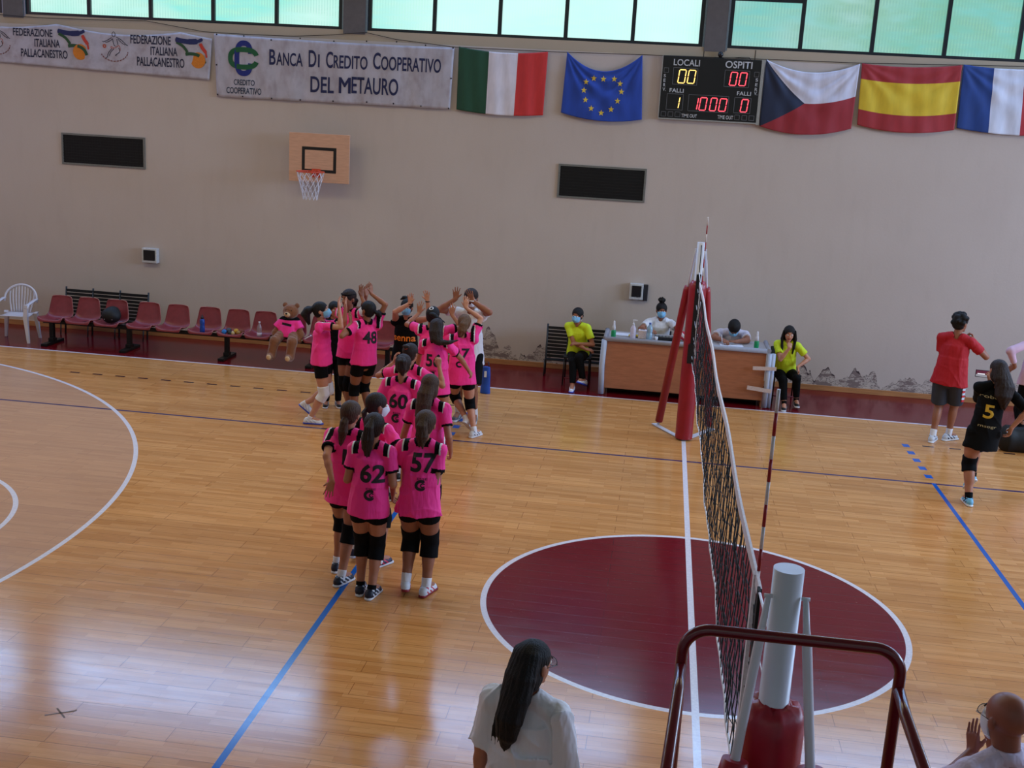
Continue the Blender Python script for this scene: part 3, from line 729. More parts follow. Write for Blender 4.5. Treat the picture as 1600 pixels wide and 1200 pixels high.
post(-1, 'near pale grey net post in the foreground with red padding and slim grey braces')

# ================================================================== UMPIRE STAND
us = thing('umpire_stand', 'dark red tubular umpire stand railing around the near net post', 'umpire stand', (-.08, -6.6, 0))
rm = mat('dark_red_enamel', srgb(96, 8, 18), .24, bs=4, var=.08, spec=.6)
yv = -6.22; xl, xr, zt = -.366, .228, 2.665; c_ = .075
def arc(x, y, z, a0, a1, n=8): return [(x+c_*math.cos(a0+(a1-a0)*k/n), y, z+c_*math.sin(a0+(a1-a0)*k/n)) for k in range(n+1)]
pts = [(xl, yv, .02), (xl, yv, zt-c_)]+arc(xl+c_, yv, zt-c_, PI, PI/2)[1:]+arc(xr-c_, yv, zt-c_, PI/2, 0)+[(xr, yv, .02)]
B().tube(pts, .0165, 14).obj('guard_rail', rm, us, True)
for x in (xl, xr):
    sx = -1 if x == xl else 1
    B().tube([(x, yv-.012, zt-.115), (x+.006*sx, yv-.10, zt-.145), (x+(.032 if sx < 0 else .030)*sx, -6.62, zt-.215), (x+.05*sx, -6.78, zt-.33), (x+.05*sx, -6.88, zt-.55), (x+.06*sx, -7.35, .02)], .0165, 12).obj('rear_leg', rm, us, True)
q = B()
for k, z in enumerate((.35, .7, 1.05)): 
    t = (z-.02)/1.93; yy2 = -7.35+.6*t; q.tube([(xl-.06+.03*t, yy2, z), (xr+.06-.03*t, yy2, z)], .012, 8)
q.obj('rung', rm, us, True)
B().bx(xl+.02, xr-.02, -6.78, yv+.0, 1.40, 1.43).obj('platform', mat('grey_steel', srgb(110, 108, 106), .4, metal=.7), us, True)
B().tube([(xl, yv, 1.40), (xr, yv, 1.40), (xr+.03, -6.80, 1.40), (xl-.03, -6.80, 1.40), (xl, yv, 1.40)], .012, 8).obj('platform_frame', rm, us, True)

# ================================================================== SEATS ALONG THE WALL
seat_m = mat('dark_red_plastic_shell', srgb(128, 46, 54), .38, bs=14, var=.10, spec=.5)
edge_m = mat('worn_shell_edge', srgb(176, 112, 106), .5)
black_steel = mat('black_steel', srgb(20, 19, 21), .45, metal=.3)
def shell_mesh():
    b = B()
    prof = [(-.215, .395), (-.20, .425), (-.10, .405), (.03, .395), (.11, .405), (.165, .45), (.20, .56), (.235, .70), (.245, .765)]  # (depth, height): front to back
    P = smooth_pts(prof, 4)
    def f(u, v):
        k = u*(len(P)-1); i = min(int(k), len(P)-2); t = k-i
        d = P[i][0]*(1-t)+P[i+1][0]*t; z = P[i][1]*(1-t)+P[i+1][1]*t
        s = 2*v-1
        back = max(0, min(1, (u-.55)/.45)); w_ = .205+.012*math.sin(u*PI)-.055*back**1.5
        if u < .08: w_ *= .86+.14*(u/.08)
        if u > .94: w_ *= 1-.25*((u-.94)/.06)**2
        x = s*w_; curl = abs(s)**3
        return Vector((x, d-curl*.045*back, z+curl*(.055*(1-back))*min(1, u*6)))
    g = b
    g.grid(f, 32, 16)
    return b
_b = shell_mesh(); SHELL = bpy.data.meshes.new('seat_shell'); _b.b.to_mesh(SHELL); _b.b.free(); SHELL.materials.append(seat_m); SHELL.materials.append(edge_m)
row = thing('beam_seating', 'long row of dark red plastic shell seats on one black beam along the wall', 'bench seating', (-7.4, 7.95, 0))
for x in (-10.10, -9.63, -9.15, -8.60, -8.11, -7.58, -7.10, -6.65, -6.17, -5.70, -5.20, -4.72):
    o = link('seat', SHELL, None, row); o.location = (x+7.4, 0, 0); m = o.modifiers.new('thickness', 'SOLIDIFY'); m.thickness = .009; m.offset = 0; m.material_offset_rim = 1
B().bx(-10.32, -4.45, 7.93, 7.99, .335, .39, bev=.004).obj('beam', black_steel, row, True)
for x in (-10.18, -8.86, -7.22, -5.80, -4.60):
    q = B(); q.bx(x-.035, x+.035, 7.925, 7.995, .03, .34, bev=.004); q.bx(x-.05, x+.05, 7.68, 8.24, .0, .045, bev=.006); q.bx(x-.045, x+.045, 7.90, 8.02, .045, .10, bev=.005)
    q.obj('leg', black_steel, row, True)
q = B()
for x in (-10.10, -9.63, -9.15, -8.60, -8.11, -7.58, -7.10, -6.65, -6.17, -5.70, -5.20, -4.72): q.bx(x-.09, x+.09, 7.85, 8.03, .385, .40)
q.obj('seat_bracket', black_steel, row, True)

slat_m = mat('black_painted_slats', srgb(22, 25, 27), .45)
def slat_bench(x0, x1, y, z0, z1, label, mids):
    r = thing('slatted_bench', label, 'bench', ((x0+x1)/2, y, 0), group=None)
    q = B(); n = 9
    for i in range(n):
        z = z0+(i+.5)*(z1-z0)/n; q.box(((x0+x1)/2, y+.02+.05*(i/n), z), (x1-x0, .012, (z1-z0)/n*.80))
    q.obj('backrest', slat_m, r, True)
    q = B()
    for i in range(5): q.box(((x0+x1)/2, y-.03-.03*i, z0-.01), (x1-x0, .026, .014))
    q.obj('seat', slat_m, r, True)
    for x in [x0, x1]+mids:
        q = B(); q.tube([(x, y+.0, .0), (x, y+.01, z0), (x, y+.08, z1+.03)], .016, 8); q.tube([(x, y-.16, 0), (x, y-.14, z0-.02), (x, y, z0-.02)], .012, 8)
        q.obj('frame', mat('grey_bench_frame', srgb(60, 62, 64), .45, metal=.4), r, True)
slat_bench(-10.41, -8.95, 8.80, .24, .765, 'dark slatted bench against the wall behind the left end of the red seat row', [-9.93, -9.45])
slat_bench(-2.19, -1.25, 8.76, .27, .775, 'dark slatted bench against the wall left of the scorers table', [])

# white plastic armchair
wp_m = mat('white_garden_plastic', srgb(206, 202, 212), .42, bs=6, var=.03)
ch = thing('plastic_armchair', 'white plastic garden armchair at the left end of the red seat row', 'chair', (-10.83, 8.02, 0), math.radians(8))
q = B(); q.grid(lambda u, v: Vector(((v-.5)*(.46-.05*u), -.22+.44*u, .43-.025*math.sin(u*PI)-.01*u)), 10, 8); o = q.obj('seat', wp_m, ch); solid(o, .014)
q = B(); n = 9
for i in range(n):
    a = (i-(n-1)/2)/((n-1)/2)
    top = .86-.10*a*a
    q.grid(lambda u, v, a=a, top=top: Vector((a*(.15+.045*math.sin(u*PI*.6))+(v-.5)*.026, .21+.07*u-.03*a*a*(1-u), .43+(top-.43)*u)), 8, 1)
o = q.obj('backrest', wp_m, ch); solid(o, .008)
q = B()
arcp = []
for k in range(21):
    a = PI*(k/20); arcp.append((-.265*math.cos(a)*(1.0), .19+.09*math.sin(a), .60+.27*math.sin(a)**.8))
q.tube(arcp, .017, 8)
q.obj('back_rim', wp_m, ch)
for s in (-1, 1):
    q = B(); q.grid(lambda u, v, s=s: Vector((s*.265+(v-.5)*.055, -.24+.44*u, .635-.02*math.cos(u*PI)-(.05*(1-u*8) if u < .12 else 0))), 14, 2); o = q.obj('armrest', wp_m, ch); solid(o, .014)
    for f_ in (-1, 1):
        q = B(); x, y = s*.235, f_*.20; zt_ = .62 if f_ < 0 else .44
        rings = []
        for z, w_, ox in ((0, .030, .045), (.42, .055, 0), (zt_, .04, .02)):
            rings.append([q.b.verts.new((x+s*ox+dx*w_, y+f_*ox*.8+dy*w_, z)) for dx, dy in ((-.6, -.6), (.6, -.6), (.6, .6), (-.6, .6))])
        for A, C in zip(rings, rings[1:]): q._f(A+C, [(k, (k+1) % 4, 4+(k+1) % 4, 4+k) for k in range(4)])
        q._f(rings[0], [(0, 1, 2, 3)]); q._f(rings[-1], [(0, 1, 2, 3)]); q.obj('leg', wp_m, ch)

# ================================================================== SCORERS TABLE
tb = thing('scorers_table', 'light wood fronted scorers table edged with foam tubes', 'table', (0, 7.95, 0))
tw = mat('beech_panel', srgb(168, 108, 78), .5, bs=5, stretch=(1.2, 1, 10), var=.12)
tx0, tx1, ty0, ty1 = -1.19, 1.17, 7.68, 8.32
B().bx(tx0, tx1, ty0, ty0+.02, .10, .84, bev=.002).obj('front_panel', tw, tb, True)
B().bx(tx0, tx1, ty0, ty1, .84, .865, bev=.003).obj('table_top', mat('grey_table_top', srgb(168, 160, 160), .5), tb, True)
for x in (tx0, tx1-.02): B().bx(x, x+.02, ty0+.02, ty1, .0, .84).obj('side_panel', tw, tb, True)
q = B(); q.bx(tx0+.05, tx1-.05, ty0+.30, ty0+.32, .0, .84); q.obj('inner_panel', mat('dark_gap', srgb(40, 30, 28), .8), tb, True)
foam = mat('grey_foam_tube', srgb(150, 148, 156), .7, bs=25, bump=.4, var=.06); foamw = mat('pale_blue_foam_tube', srgb(178, 186, 206), .6, bs=30, stretch=(1, 1, .1), var=.14)
B().tube([(tx0-.03, ty0-.02, .855), (tx1+.0, ty0-.02, .855)], .036, 12).obj('edge_foam', foam, tb, True)
B().tube([(tx0-.02, ty0-.02, .86), (tx0-.02, ty1, .87)], .034, 10).obj('edge_foam', foam, tb, True)
B().tube([(tx1+.03, ty0-.02, .86), (tx1+.03, ty1, .87)], .034, 10).obj('edge_foam', foam, tb, True)
B().tube([(tx0-.03, ty0-.02, .01), (tx0-.045, ty0-.02, .45), (tx0-.03, ty0-.02, .84)], .042, 12).obj('corner_foam', foamw, tb, True)
q = B(); q.tube([(tx1+.045, ty0-.03, .01), (tx1+.045, ty0-.02, .82)], .036, 12); q.tube([(tx1+.10, ty0-.0, .01), (tx1+.10, ty0+.0, .82)], .036, 12); q.obj('corner_foam', foamw, tb, True)
tape = mat('pale_tape', srgb(206, 190, 190), .5)
q = B(); q.box((tx1-.015, ty0-.075, .605), (.34, .006, .055), rot=Matrix.Rotation(-.04, 3, 'Y')); q.box((tx1-.06, ty0-.075, .285), (.36, .006, .06), rot=Matrix.Rotation(.09, 3, 'Y')); q.obj('tape_strip', tape, tb, True)
B().bx(-.02, .0, ty0-.06, ty0+.01, .815, .895).obj('tape_strip', mat('black_steel'.replace('steel', 'tape'), srgb(26, 26, 28), .6), tb, True)

TZ = .866
def bottle(name, label, x, y, z, prof, m, cap, capprof, liquid=None, group=None, cat='bottle', rz=0):
    r = thing(name, label, cat, (x, y, z), rz, group)
    B().lathe(prof, (0, 0, 0), 16).obj('body', m, r); B().lathe(capprof, (0, 0, 0), 12).obj('cap', cap, r); return r
clear = mat('clear_plastic', (.86, .90, .93), .12, trans=.85); whp = mat('white_plastic', srgb(212, 210, 216), .4); grn = mat('green_plastic', srgb(20, 140, 84), .35)
for x, y, lb in ((-1.10, 7.78, 'green and white spray bottle on the left end of the scorers table'), (1.02, 7.80, 'green and white spray bottle right of the writing man on the scorers table')):
    r = thing('spray_bottle', lb, 'bottle', (x, y, TZ)); 
    B().lathe([(.034, 0), (.036, .01), (.036, .09), (.028, .11)], seg=16).obj('body', grn, r)
    q = B(); q.lathe([(.028, .11), (.024, .16), (.016, .19), (.014, .235), (.008, .25), (.004, .252)], seg=12); q.obj('cap', whp, r)
r = thing('pump_bottle', 'translucent hand sanitiser pump bottle standing on the scorers table', 'bottle', (-.81, 7.80, TZ))
B().lathe([(.042, 0), (.044, .02), (.042, .15), (.022, .19), (.016, .20)], seg=16).obj('body', mat('milky_plastic', srgb(206, 196, 214), .35), r)
q = B(); q.lathe([(.017, .20), (.017, .225), (.006, .23), (.006, .27)], seg=10); q.box((.02, 0, .275), (.07, .018, .016)); q.obj('pump', whp, r)
bx_ = thing('tissue_box', 'white box of paper tissues on scorers table beside the water bottle', 'box', (-.67, 7.86, TZ)); B().bx(-.062, .062, -.06, .06, .0, .13, bev=.01).obj('body', mat('white_card', srgb(222, 206, 208), .7), bx_)
B().box((.0, -.0, .132), (.07, .03, .006)).obj('opening', mat('grey_slot', srgb(120, 112, 116), .8), bx_)
bottle('water_bottle', 'clear water bottle with blue neck on the scorers table before the seated woman', -.565, 7.76, TZ, [(.040, 0), (.044, .015), (.044, .10), (.038, .11), (.044, .13), (.042, .19), (.02, .23), (.016, .24)], mat('bluish_bottle', srgb(168, 200, 220), .15, trans=.4), mat('blue_cap', srgb(40, 70, 150), .4), [(.017, .235), (.017, .262), (0, .263)])
B_ = thing('drinking_cup', 'small white cup on the scorers table', 'cup', (-.46, 7.72, TZ)); B().lathe([(.020, 0), (.027, .065), (.024, .065), (.018, .005)], seg=14).obj('body', whp, B_)
r = thing('folded_cloth', 'crumpled yellow cloth between pump bottle and white box on scorers table', 'cloth', (-.80, 7.93, TZ))
q = B(); q.grid(lambda u, v: Vector(((u-.5)*.15, (v-.5)*.12, .035*math.sin(u*PI)*math.sin(v*PI)+.010*math.sin(9*u+7*v)+.012)), 12, 12); o = q.obj('body', mat('yellow_cloth', srgb(206, 170, 40), .9), r); solid(o, .006)
r = thing('control_console', 'low black scoreboard control console on the table in front of the seated woman', 'console', (-.32, 7.88, TZ))
B().box((0, 0, .025), (.34, .16, .05), bev=.008).obj('body', mat('black_console', srgb(22, 22, 26), .4), r); q = B()
for i in range(6):
    for j in range(2): q.box((-.125+i*.05, -.03+j*.05, .052), (.03, .025, .008))
q.obj('button', mat('grey_button', srgb(130, 132, 126), .5), r)
r = thing('paper_sheet', 'white score sheets under the hand of the writing man', 'paper', (.66, 7.82, TZ)); B().box((0, 0, .004), (.34, .22, .006), rot=Matrix.Rotation(.06, 3, 'Z')).obj('sheet', mat('white_paper', srgb(222, 222, 232), .7), r)
r = thing('paper_sheet', 'white folded papers at the left end of the scorers table', 'paper', (-.98, 8.02, TZ)); B().box((0, 0, .006), (.26, .22, .010), rot=Matrix.Rotation(-.05, 3, 'Z')).obj('sheet', mat('white_paper', srgb(222, 222, 232), .7), r)

# ================================================================== THINGS ON THE RED SEATS AND FLOOR
SZ = .408
bottle('drink_bottle', 'dark blue sports bottle standing on the sixth red seat', -7.59, 7.86, SZ, [(.036, 0), (.040, .01), (.040, .10), (.034, .12), (.040, .14), (.038, .20), (.018, .225)], mat('blue_bottle', srgb(24, 66, 150), .25), mat('black_cap', srgb(24, 26, 34), .4), [(.024, .22), (.024, .25), (.010, .255), (.008, .285), (0, .286)])
bottle('water_bottle', 'clear empty water bottle on the red seat left of the teddy bear', -6.64, 7.83, SZ, [(.034, 0), (.038, .012), (.038, .08), (.034, .09), (.038, .11), (.036, .17), (.014, .22), (.013, .235)], mat('clear_bottle', srgb(196, 176, 184), .1, trans=.6), mat('white_cap', srgb(214, 214, 220), .4), [(.016, .232), (.016, .25), (0, .251)])
q = B(); q.tube([(-6.64, 7.83, SZ+.02), (-6.64, 7.83, SZ+.08)], .0395, 14); tagl = q.obj('bottle_label', mat('pale_label', srgb(196, 186, 206), .6), bpy.data.objects['water_bottle.001'], True)
for i, (dx, dy, c, rr, lb) in enumerate(((-.13, -.12, (30, 110, 180), .042, 'blue ball'), (-.10, -.0, (60, 66, 80), .045, 'dark grey ball'), (-.03, -.13, (40, 44, 40), .035, 'black ball'), (.01, -.12, (196, 170, 120), .032, 'cream ball'), (.03, -.02, (190, 140, 40), .045, 'ochre ball'), (.10, -.10, (150, 110, 50), .036, 'brown ball'), (.12, .0, (120, 60, 40), .040, 'rust ball'))):
    r = thing('toy_ball', 'small %s in the heap of little toys on the seventh red seat' % lb, 'toy', (-7.08+dx, 7.93+dy, SZ), group='little toys on the seventh seat')
    z = rr+.004; prof = [(rr*math.sin(a), z-rr*math.cos(a)) for a in np.linspace(.15, PI-.15, 10)]
    B().lathe(prof, seg=16).obj('body', mat('toy_%d_paint' % i, srgb(*c), .4, bs=30, var=.35), r)
r = thing('paper_sheet', 'white folded paper on the seat beam right of the teddy bear', 'paper', (-5.86, 7.78, .47)); B().box((0, 0, 0), (.17, .05, .012), rot=Matrix.Rotation(-.55, 3, 'Y')).obj('sheet', mat('white_paper', srgb(222, 222, 232), .7), r)

# ================================================================== SOFT BODY MODELLER (distance field -> smooth mesh)
def V(*a): return np.array(a, dtype=float)
def nrm(v): return v/(np.linalg.norm(v)+1e-12)
class Fld:
    def __init__(s, lo, hi, h):
        s.lo = np.array(lo, float); s.h = h; s.n = np.ceil((np.array(hi)-s.lo)/h).astype(int)+2
        s.d = np.full(s.n, 1.0, np.float32)
    def blk(s, lo, hi):
        a = np.clip(np.floor((np.array(lo)-s.lo)/s.h).astype(int), 0, s.n); b = np.clip(np.ceil((np.array(hi)-s.lo)/s.h).astype(int)+1, 0, s.n)
        if np.any(b <= a): return None, None
        sl = tuple(slice(i, j) for i, j in zip(a, b))
        g = [(np.arange(i, j, dtype=np.float32)*s.h+s.lo[k]).astype(np.float32) for k, (i, j) in enumerate(zip(a, b))]
        return sl, (g[0][:, None, None], g[1][None, :, None], g[2][None, None, :])
    def put(s, sl, dd, k, mode):
        A = s.d[sl]
        if mode == 'sub': s.d[sl] = np.maximum(A, -dd); return
        if mode == 'and': s.d[sl] = np.maximum(A, dd); return
        if k > 0:
            hh = np.maximum(k-np.abs(A-dd), 0)/k; s.d[sl] = np.minimum(A, dd)-hh*hh*k*.25
        else: s.d[sl] = np.minimum(A, dd)
    def cone(s, a, b, ra, rb, k=.02, cuts=(), mode='add', flat=None):
        a = np.array(a, float); b = np.array(b, float); m = max(ra, rb)+k+3*s.h
        sl, g = s.blk(np.minimum(a, b)-m, np.maximum(a, b)+m)
        if sl is None: return s
        ab = b-a; L2 = ab@ab+1e-12
        px, py, pz = g[0]-a[0], g[1]-a[1], g[2]-a[2]
        t = np.clip((px*ab[0]+py*ab[1]+pz*ab[2])/L2, 0, 1)
        qx, qy, qz = px-t*ab[0], py-t*ab[1], pz-t*ab[2]
        if flat is not None:      # (direction, factor): squash the section along direction
            n, f = flat; q = (qx*n[0]+qy*n[1]+qz*n[2])*(1/f-1); qx, qy, qz = qx+q*n[0], qy+q*n[1], qz+q*n[2]
        dd = np.sqrt(qx*qx+qy*qy+qz*qz)-(ra+t*(rb-ra))
        if flat is not None: dd = dd*min(1, flat[1]*1.3)
        for c, n in cuts: dd = np.maximum(dd, (g[0]-c[0])*n[0]+(g[1]-c[1])*n[1]+(g[2]-c[2])*n[2])
        s.put(sl, dd.astype(np.float32), k, mode); return s
    def ell(s, c, R, ax, k=.02, cuts=(), mode='add'):
        c = np.array(c, float); m = max(R)+k+3*s.h
        sl, g = s.blk(c-m, c+m)
        if sl is None: return s
        p = [g[i]-c[i] for i in range(3)]
        q = [(p[0]*a[0]+p[1]*a[1]+p[2]*a[2]) for a in ax]
        k0 = np.sqrt(sum((q[i]/R[i])**2 for i in range(3))); k1 = np.sqrt(sum((q[i]/R[i]**2)**2 for i in range(3)))+1e-9
        dd = k0*(k0-1)/k1
        for cc, n in cuts: dd = np.maximum(dd, (g[0]-cc[0])*n[0]+(g[1]-cc[1])*n[1]+(g[2]-cc[2])*n[2])
        s.put(sl, dd.astype(np.float32), k, mode); return s
    def etube(s, a, b, ra, rb, r1, f1, k=.02, cuts=(), mode='add'):
        """elliptic tube; ra/rb=(side, depth) radii; r1/f1 side and depth axes"""
        a = np.array(a, float); b = np.array(b, float); m = max(ra+rb)+k+3*s.h
        sl, g = s.blk(np.minimum(a, b)-m, np.maximum(a, b)+m)
        if sl is None: return s
        ab = b-a; L = np.linalg.norm(ab); u = ab/L
        p = [g[i]-a[i] for i in range(3)]
        t = p[0]*u[0]+p[1]*u[1]+p[2]*u[2]; tc = np.clip(t/L, 0, 1)
        x = p[0]*r1[0]+p[1]*r1[1]+p[2]*r1[2]; y = p[0]*f1[0]+p[1]*f1[1]+p[2]*f1[2]
        rx = ra[0]+tc*(rb[0]-ra[0]); ry = ra[1]+tc*(rb[1]-ra[1])
        q = np.sqrt((x/rx)**2+(y/ry)**2); gq = np.sqrt((x/rx**2)**2+(y/ry**2)**2)+1e-9
        dd = q*(q-1)/gq
        dd = np.maximum(dd, np.abs(t-L/2)-L/2)
        for cc, n in cuts: dd = np.maximum(dd, (g[0]-cc[0])*n[0]+(g[1]-cc[1])*n[1]+(g[2]-cc[2])*n[2])
        s.put(sl, dd.astype(np.float32), k, mode); return s
    def folds(s, amp, seed=0, fx=9, fz=4, n=5, crease=False):
        r = random.Random(seed); X, Y, Z = s.blk(s.lo, s.lo+s.h*s.n)[1]; t = 0
        for i in range(n):
            a = r.uniform(0, 2*PI); f = fx*r.uniform(.6, 1.8)*2; kx, ky, kz = math.cos(a)*f, math.sin(a)*f, fz*r.uniform(-1.5, 1.5)*2
            t = t+np.sin(X*kx+Y*ky+Z*kz+r.uniform(0, 6))/(1+.3*i)
        if crease:
            for i in range(3):
                a = r.uniform(0, 2*PI); f = fx*r.uniform(1.0, 1.7); kx, ky, kz = math.cos(a)*f, math.sin(a)*f, fz*r.uniform(-2.2, 2.2)
                ph = X*kx+Y*ky+Z*kz+1.3*np.sin(Z*7+X*5+i*2)+1.1*np.sin(X*11-Y*9+i)+r.uniform(0, 6)
                m_ = .5+.5*np.sin(Z*6*(1+.3*i)+X*4+i*2.1)
                t = t-4.5*m_*(1-np.abs(np.sin(ph)))**3
        s.d = s.d+(amp*t).astype(np.float32); return s
    def mesh(s, name, mats, parent, mi=None, smooth=True, world=True):
        d = s.d; h = s.h
        sg = d < 0
        c = sum(sg[i:sg.shape[0]-1+i, j:sg.shape[1]-1+j, k:sg.shape[2]-1+k].astype(np.int8) for i in (0, 1) for j in (0, 1) for k in (0, 1))
        act = np.argwhere((c > 0) & (c < 8)); ids = -np.ones(c.shape, np.int32); ids[tuple(act.T)] = np.arange(len(act))
        acc = np.zeros((len(act), 3)); cnt = np.zeros(len(act))
        I, J, K = act.T
        for ax in range(3):
            o = [(i, j) for i in (0, 1) for j in (0, 1)]
            for p, q in o:
                e0 = [0, 0, 0]; oth = [a for a in range(3) if a != ax]; e0[oth[0]] = p; e0[oth[1]] = q; e1 = list(e0); e1[ax] = 1
                d0 = d[I+e0[0], J+e0[1], K+e0[2]]; d1 = d[I+e1[0], J+e1[1], K+e1[2]]
                x = (d0 < 0) != (d1 < 0); t = np.where(x, d0/(d0-d1+1e-12), 0)
                P = np.tile(np.array(e0, float), (len(act), 1)); P[:, ax] = t
                acc[x] += P[x]; cnt[x] += 1
        v = (act+acc/np.maximum(cnt, 1)[:, None])*h+s.lo
        faces = []
        for ax in range(3):
            a, b = [(1, 2), (2, 0), (0, 1)][ax]
            s0 = [slice(None)]*3; s1 = [slice(None)]*3; s0[ax] = slice(0, -1); s1[ax] = slice(1, None)
            A = sg[tuple(s0)]; Bq = sg[tuple(s1)]; e = np.argwhere(A != Bq)
            if not len(e): continue
            e = e[(e[:, a] > 0) & (e[:, b] > 0) & (e[:, a] < c.shape[a]) & (e[:, b] < c.shape[b])]
            inside = A[tuple(e.T)]
            def idx(da, db):
                f = e.copy(); f[:, a] -= da; f[:, b] -= db; return ids[tuple(f.T)]
            q = np.stack([idx(1, 1), idx(0, 1), idx(0, 0), idx(1, 0)], 1)
            q[~inside] = q[~inside][:, ::-1]; faces.append(q)
        F = np.concatenate(faces); F = F[(F >= 0).all(1)]
        me = bpy.data.meshes.new(name); me.vertices.add(len(v)); me.vertices.foreach_set('co', v.astype(np.float32).ravel())
        me.loops.add(len(F)*4); me.loops.foreach_set('vertex_index', F.ravel().astype(np.int32))
        me.polygons.add(len(F)); me.polygons.foreach_set('loop_start', np.arange(len(F), dtype=np.int32)*4); me.polygons.foreach_set('loop_total', np.full(len(F), 4, np.int32))
        me.polygons.foreach_set('use_smooth', np.ones(len(F), bool))
        if mi is not None:
            cen = v[F].mean(1); me.polygons.foreach_set('material_index', mi(cen).astype(np.int32))
        me.update(calc_edges=True)
        o = link(name, me, mats, parent, world)
        s.verts, s.faces = v, F
        return o

def rot(axis, ang):
    axis = nrm(axis); c, s_ = math.cos(ang), math.sin(ang); x, y, z = axis
    return np.array([[c+x*x*(1-c), x*y*(1-c)-z*s_, x*z*(1-c)+y*s_], [y*x*(1-c)+z*s_, c+y*y*(1-c), y*z*(1-c)-x*s_], [z*x*(1-c)-y*s_, z*y*(1-c)+x*s_, c+z*z*(1-c)]])
def ik(a, t, l1, l2, pole):
    d = t-a; L = np.linalg.norm(d); L = min(max(L, abs(l1-l2)+.01), l1+l2-.002); u = nrm(d); t = a+u*L
    x = (l1*l1-l2*l2+L*L)/(2*L); hgt = math.sqrt(max(l1*l1-x*x, 0)); p = pole-u*(pole@u); p = nrm(p)
    return a+u*x+p*hgt, t

skin_l = mat('skin_warm', srgb(196, 138, 112), .5, bs=20, var=.05, spec=.35); skin_m = mat('skin_tan', srgb(170, 112, 86), .5, bs=20, var=.05, spec=.35); skin_d = mat('skin_deep_tan', srgb(150, 96, 72), .5, bs=20, var=.05, spec=.35)
lip_m = mat('lips', srgb(150, 76, 72), .5)
def hair_mat(name, c):
    if name in MATS: return MATS[name]
    m = bpy.data.materials.new(name); m.use_nodes = True; t = NT(m); co = t.coord()
    n = t.noise(t.scale(co, (60, 60, 9)), 3, 3, .6)
    t.put(t.b.inputs['Base Color'], t.mix(t.ramp(n, .3, .7), tuple(k*.45 for k in c), tuple(k*1.25 for k in c)))
    t.b.inputs['Roughness'].default_value = .55; t.b.inputs['Specular IOR Level'].default_value = .22; t.bump(n, .9, .008); MATS[name] = m; return m
H_BLACK = hair_mat('black_hair', srgb(30, 26, 26)); H_DARK = hair_mat('dark_brown_hair', srgb(48, 34, 30)); H_BROWN = hair_mat('brown_hair', srgb(78, 56, 44)); H_LIGHT = hair_mat('light_brown_hair', srgb(112, 82, 58))
pink = mat('pink_jersey_cloth', srgb(250, 48, 146), .72, bs=9, var=.04, sheen=.1, bump=.8, bd=.03, stretch=(1, 1, .35)); blk = mat('black_sportswear', srgb(10, 10, 12), .85, bs=30, var=.2, spec=.15); wht = mat('white_cloth', srgb(222, 220, 226), .75, bs=8, var=.02, bump=.9, bd=.035, stretch=(1, 1, .4))
grey_t = mat('pale_lilac_tee', srgb(206, 196, 206), .8, bs=9, var=.02, bump=.9, bd=.03, stretch=(1, 1, .4)); redt = mat('red_tee', srgb(176, 20, 34), .75, bs=8, var=.04, bump=.9, bd=.035, stretch=(1, 1, .35)); yelt = mat('neon_yellow_tee', srgb(206, 226, 36), .7, bs=9, var=.04, bump=.8, bd=.03, stretch=(1, 1, .4))
charc = mat('charcoal_shorts_cloth', srgb(48, 52, 62), .75, bs=14, var=.08)
mask_m = mat('light_blue_mask', srgb(128, 186, 222), .7, bs=30, var=.04); mask_w = mat('white_mask', srgb(214, 214, 224), .7, bs=30, var=.03)
eye_w = mat('eye_white', srgb(225, 222, 218), .2); eye_d = mat('eye_iris', srgb(40, 26, 20), .15)
numk = mat('black_number_print', srgb(22, 16, 24), .6)

def hand(F, wr, d, pn, side, sc, kind, r0, k=.006):
    """wrist wr, forward dir d, palm normal pn, side = +1 when thumb is on +s"""
    d = nrm(d); pn = nrm(pn-d*(pn@d)); s = np.cross(d, pn)*side
    curl, spread = {'open': (.18, .16), 'relaxed': (.75, .05), 'fist': (1.55, .0), 'wide': (.10, .24), 'grip': (1.2, .02), 'flat': (.10, .04)}[kind]
    fr = max(.0072*sc, r0)
    for i in range(4):
        o = (1.5-i)/1.5      # index .. little
        kn = wr+d*(.085-.006*abs(o-.3)*1.5)*sc+s*o*.030*sc-pn*.002
        F.cone(wr+s*o*.017*sc+d*.012*sc, kn, .0135*sc, max(.0105*sc, r0), k=.014)
        L = (.068, .076, .070, .054)[i]*sc; a = spread*o; dirv = nrm(d*math.cos(a)+s*math.sin(a)); p = kn; cu = 0
        for seg, fl in enumerate((.45, .31, .24)):
            cu += curl*(.55 if seg == 0 else .85); q = p+(dirv*math.cos(cu)+pn*math.sin(cu))*L*fl
            F.cone(p, q, max(fr*(1-.08*seg), r0*.95), max(fr*(.94-.1*seg), r0*.9), k=.003 if seg == 0 else .002); p = q
    t0 = wr+d*.022*sc+s*.020*sc
    if kind in ('fist', 'grip'): t1 = t0+d*.034*sc+s*.018*sc+pn*.022*sc; t2 = t1+d*.022*sc-s*.014*sc+pn*.018*sc
    else:
        w_ = 1.0 if kind == 'wide' else .75
        t1 = t0+(d*.026+s*.030*w_+pn*.010)*sc; t2 = t1+(d*.026+s*.020*w_+pn*.006)*sc
    F.cone(t0, t1, .014*sc, max(.0105*sc, r0), k=.010); F.cone(t1, t2, max(.0095*sc, r0), max(.008*sc, r0*.95), k=.004)

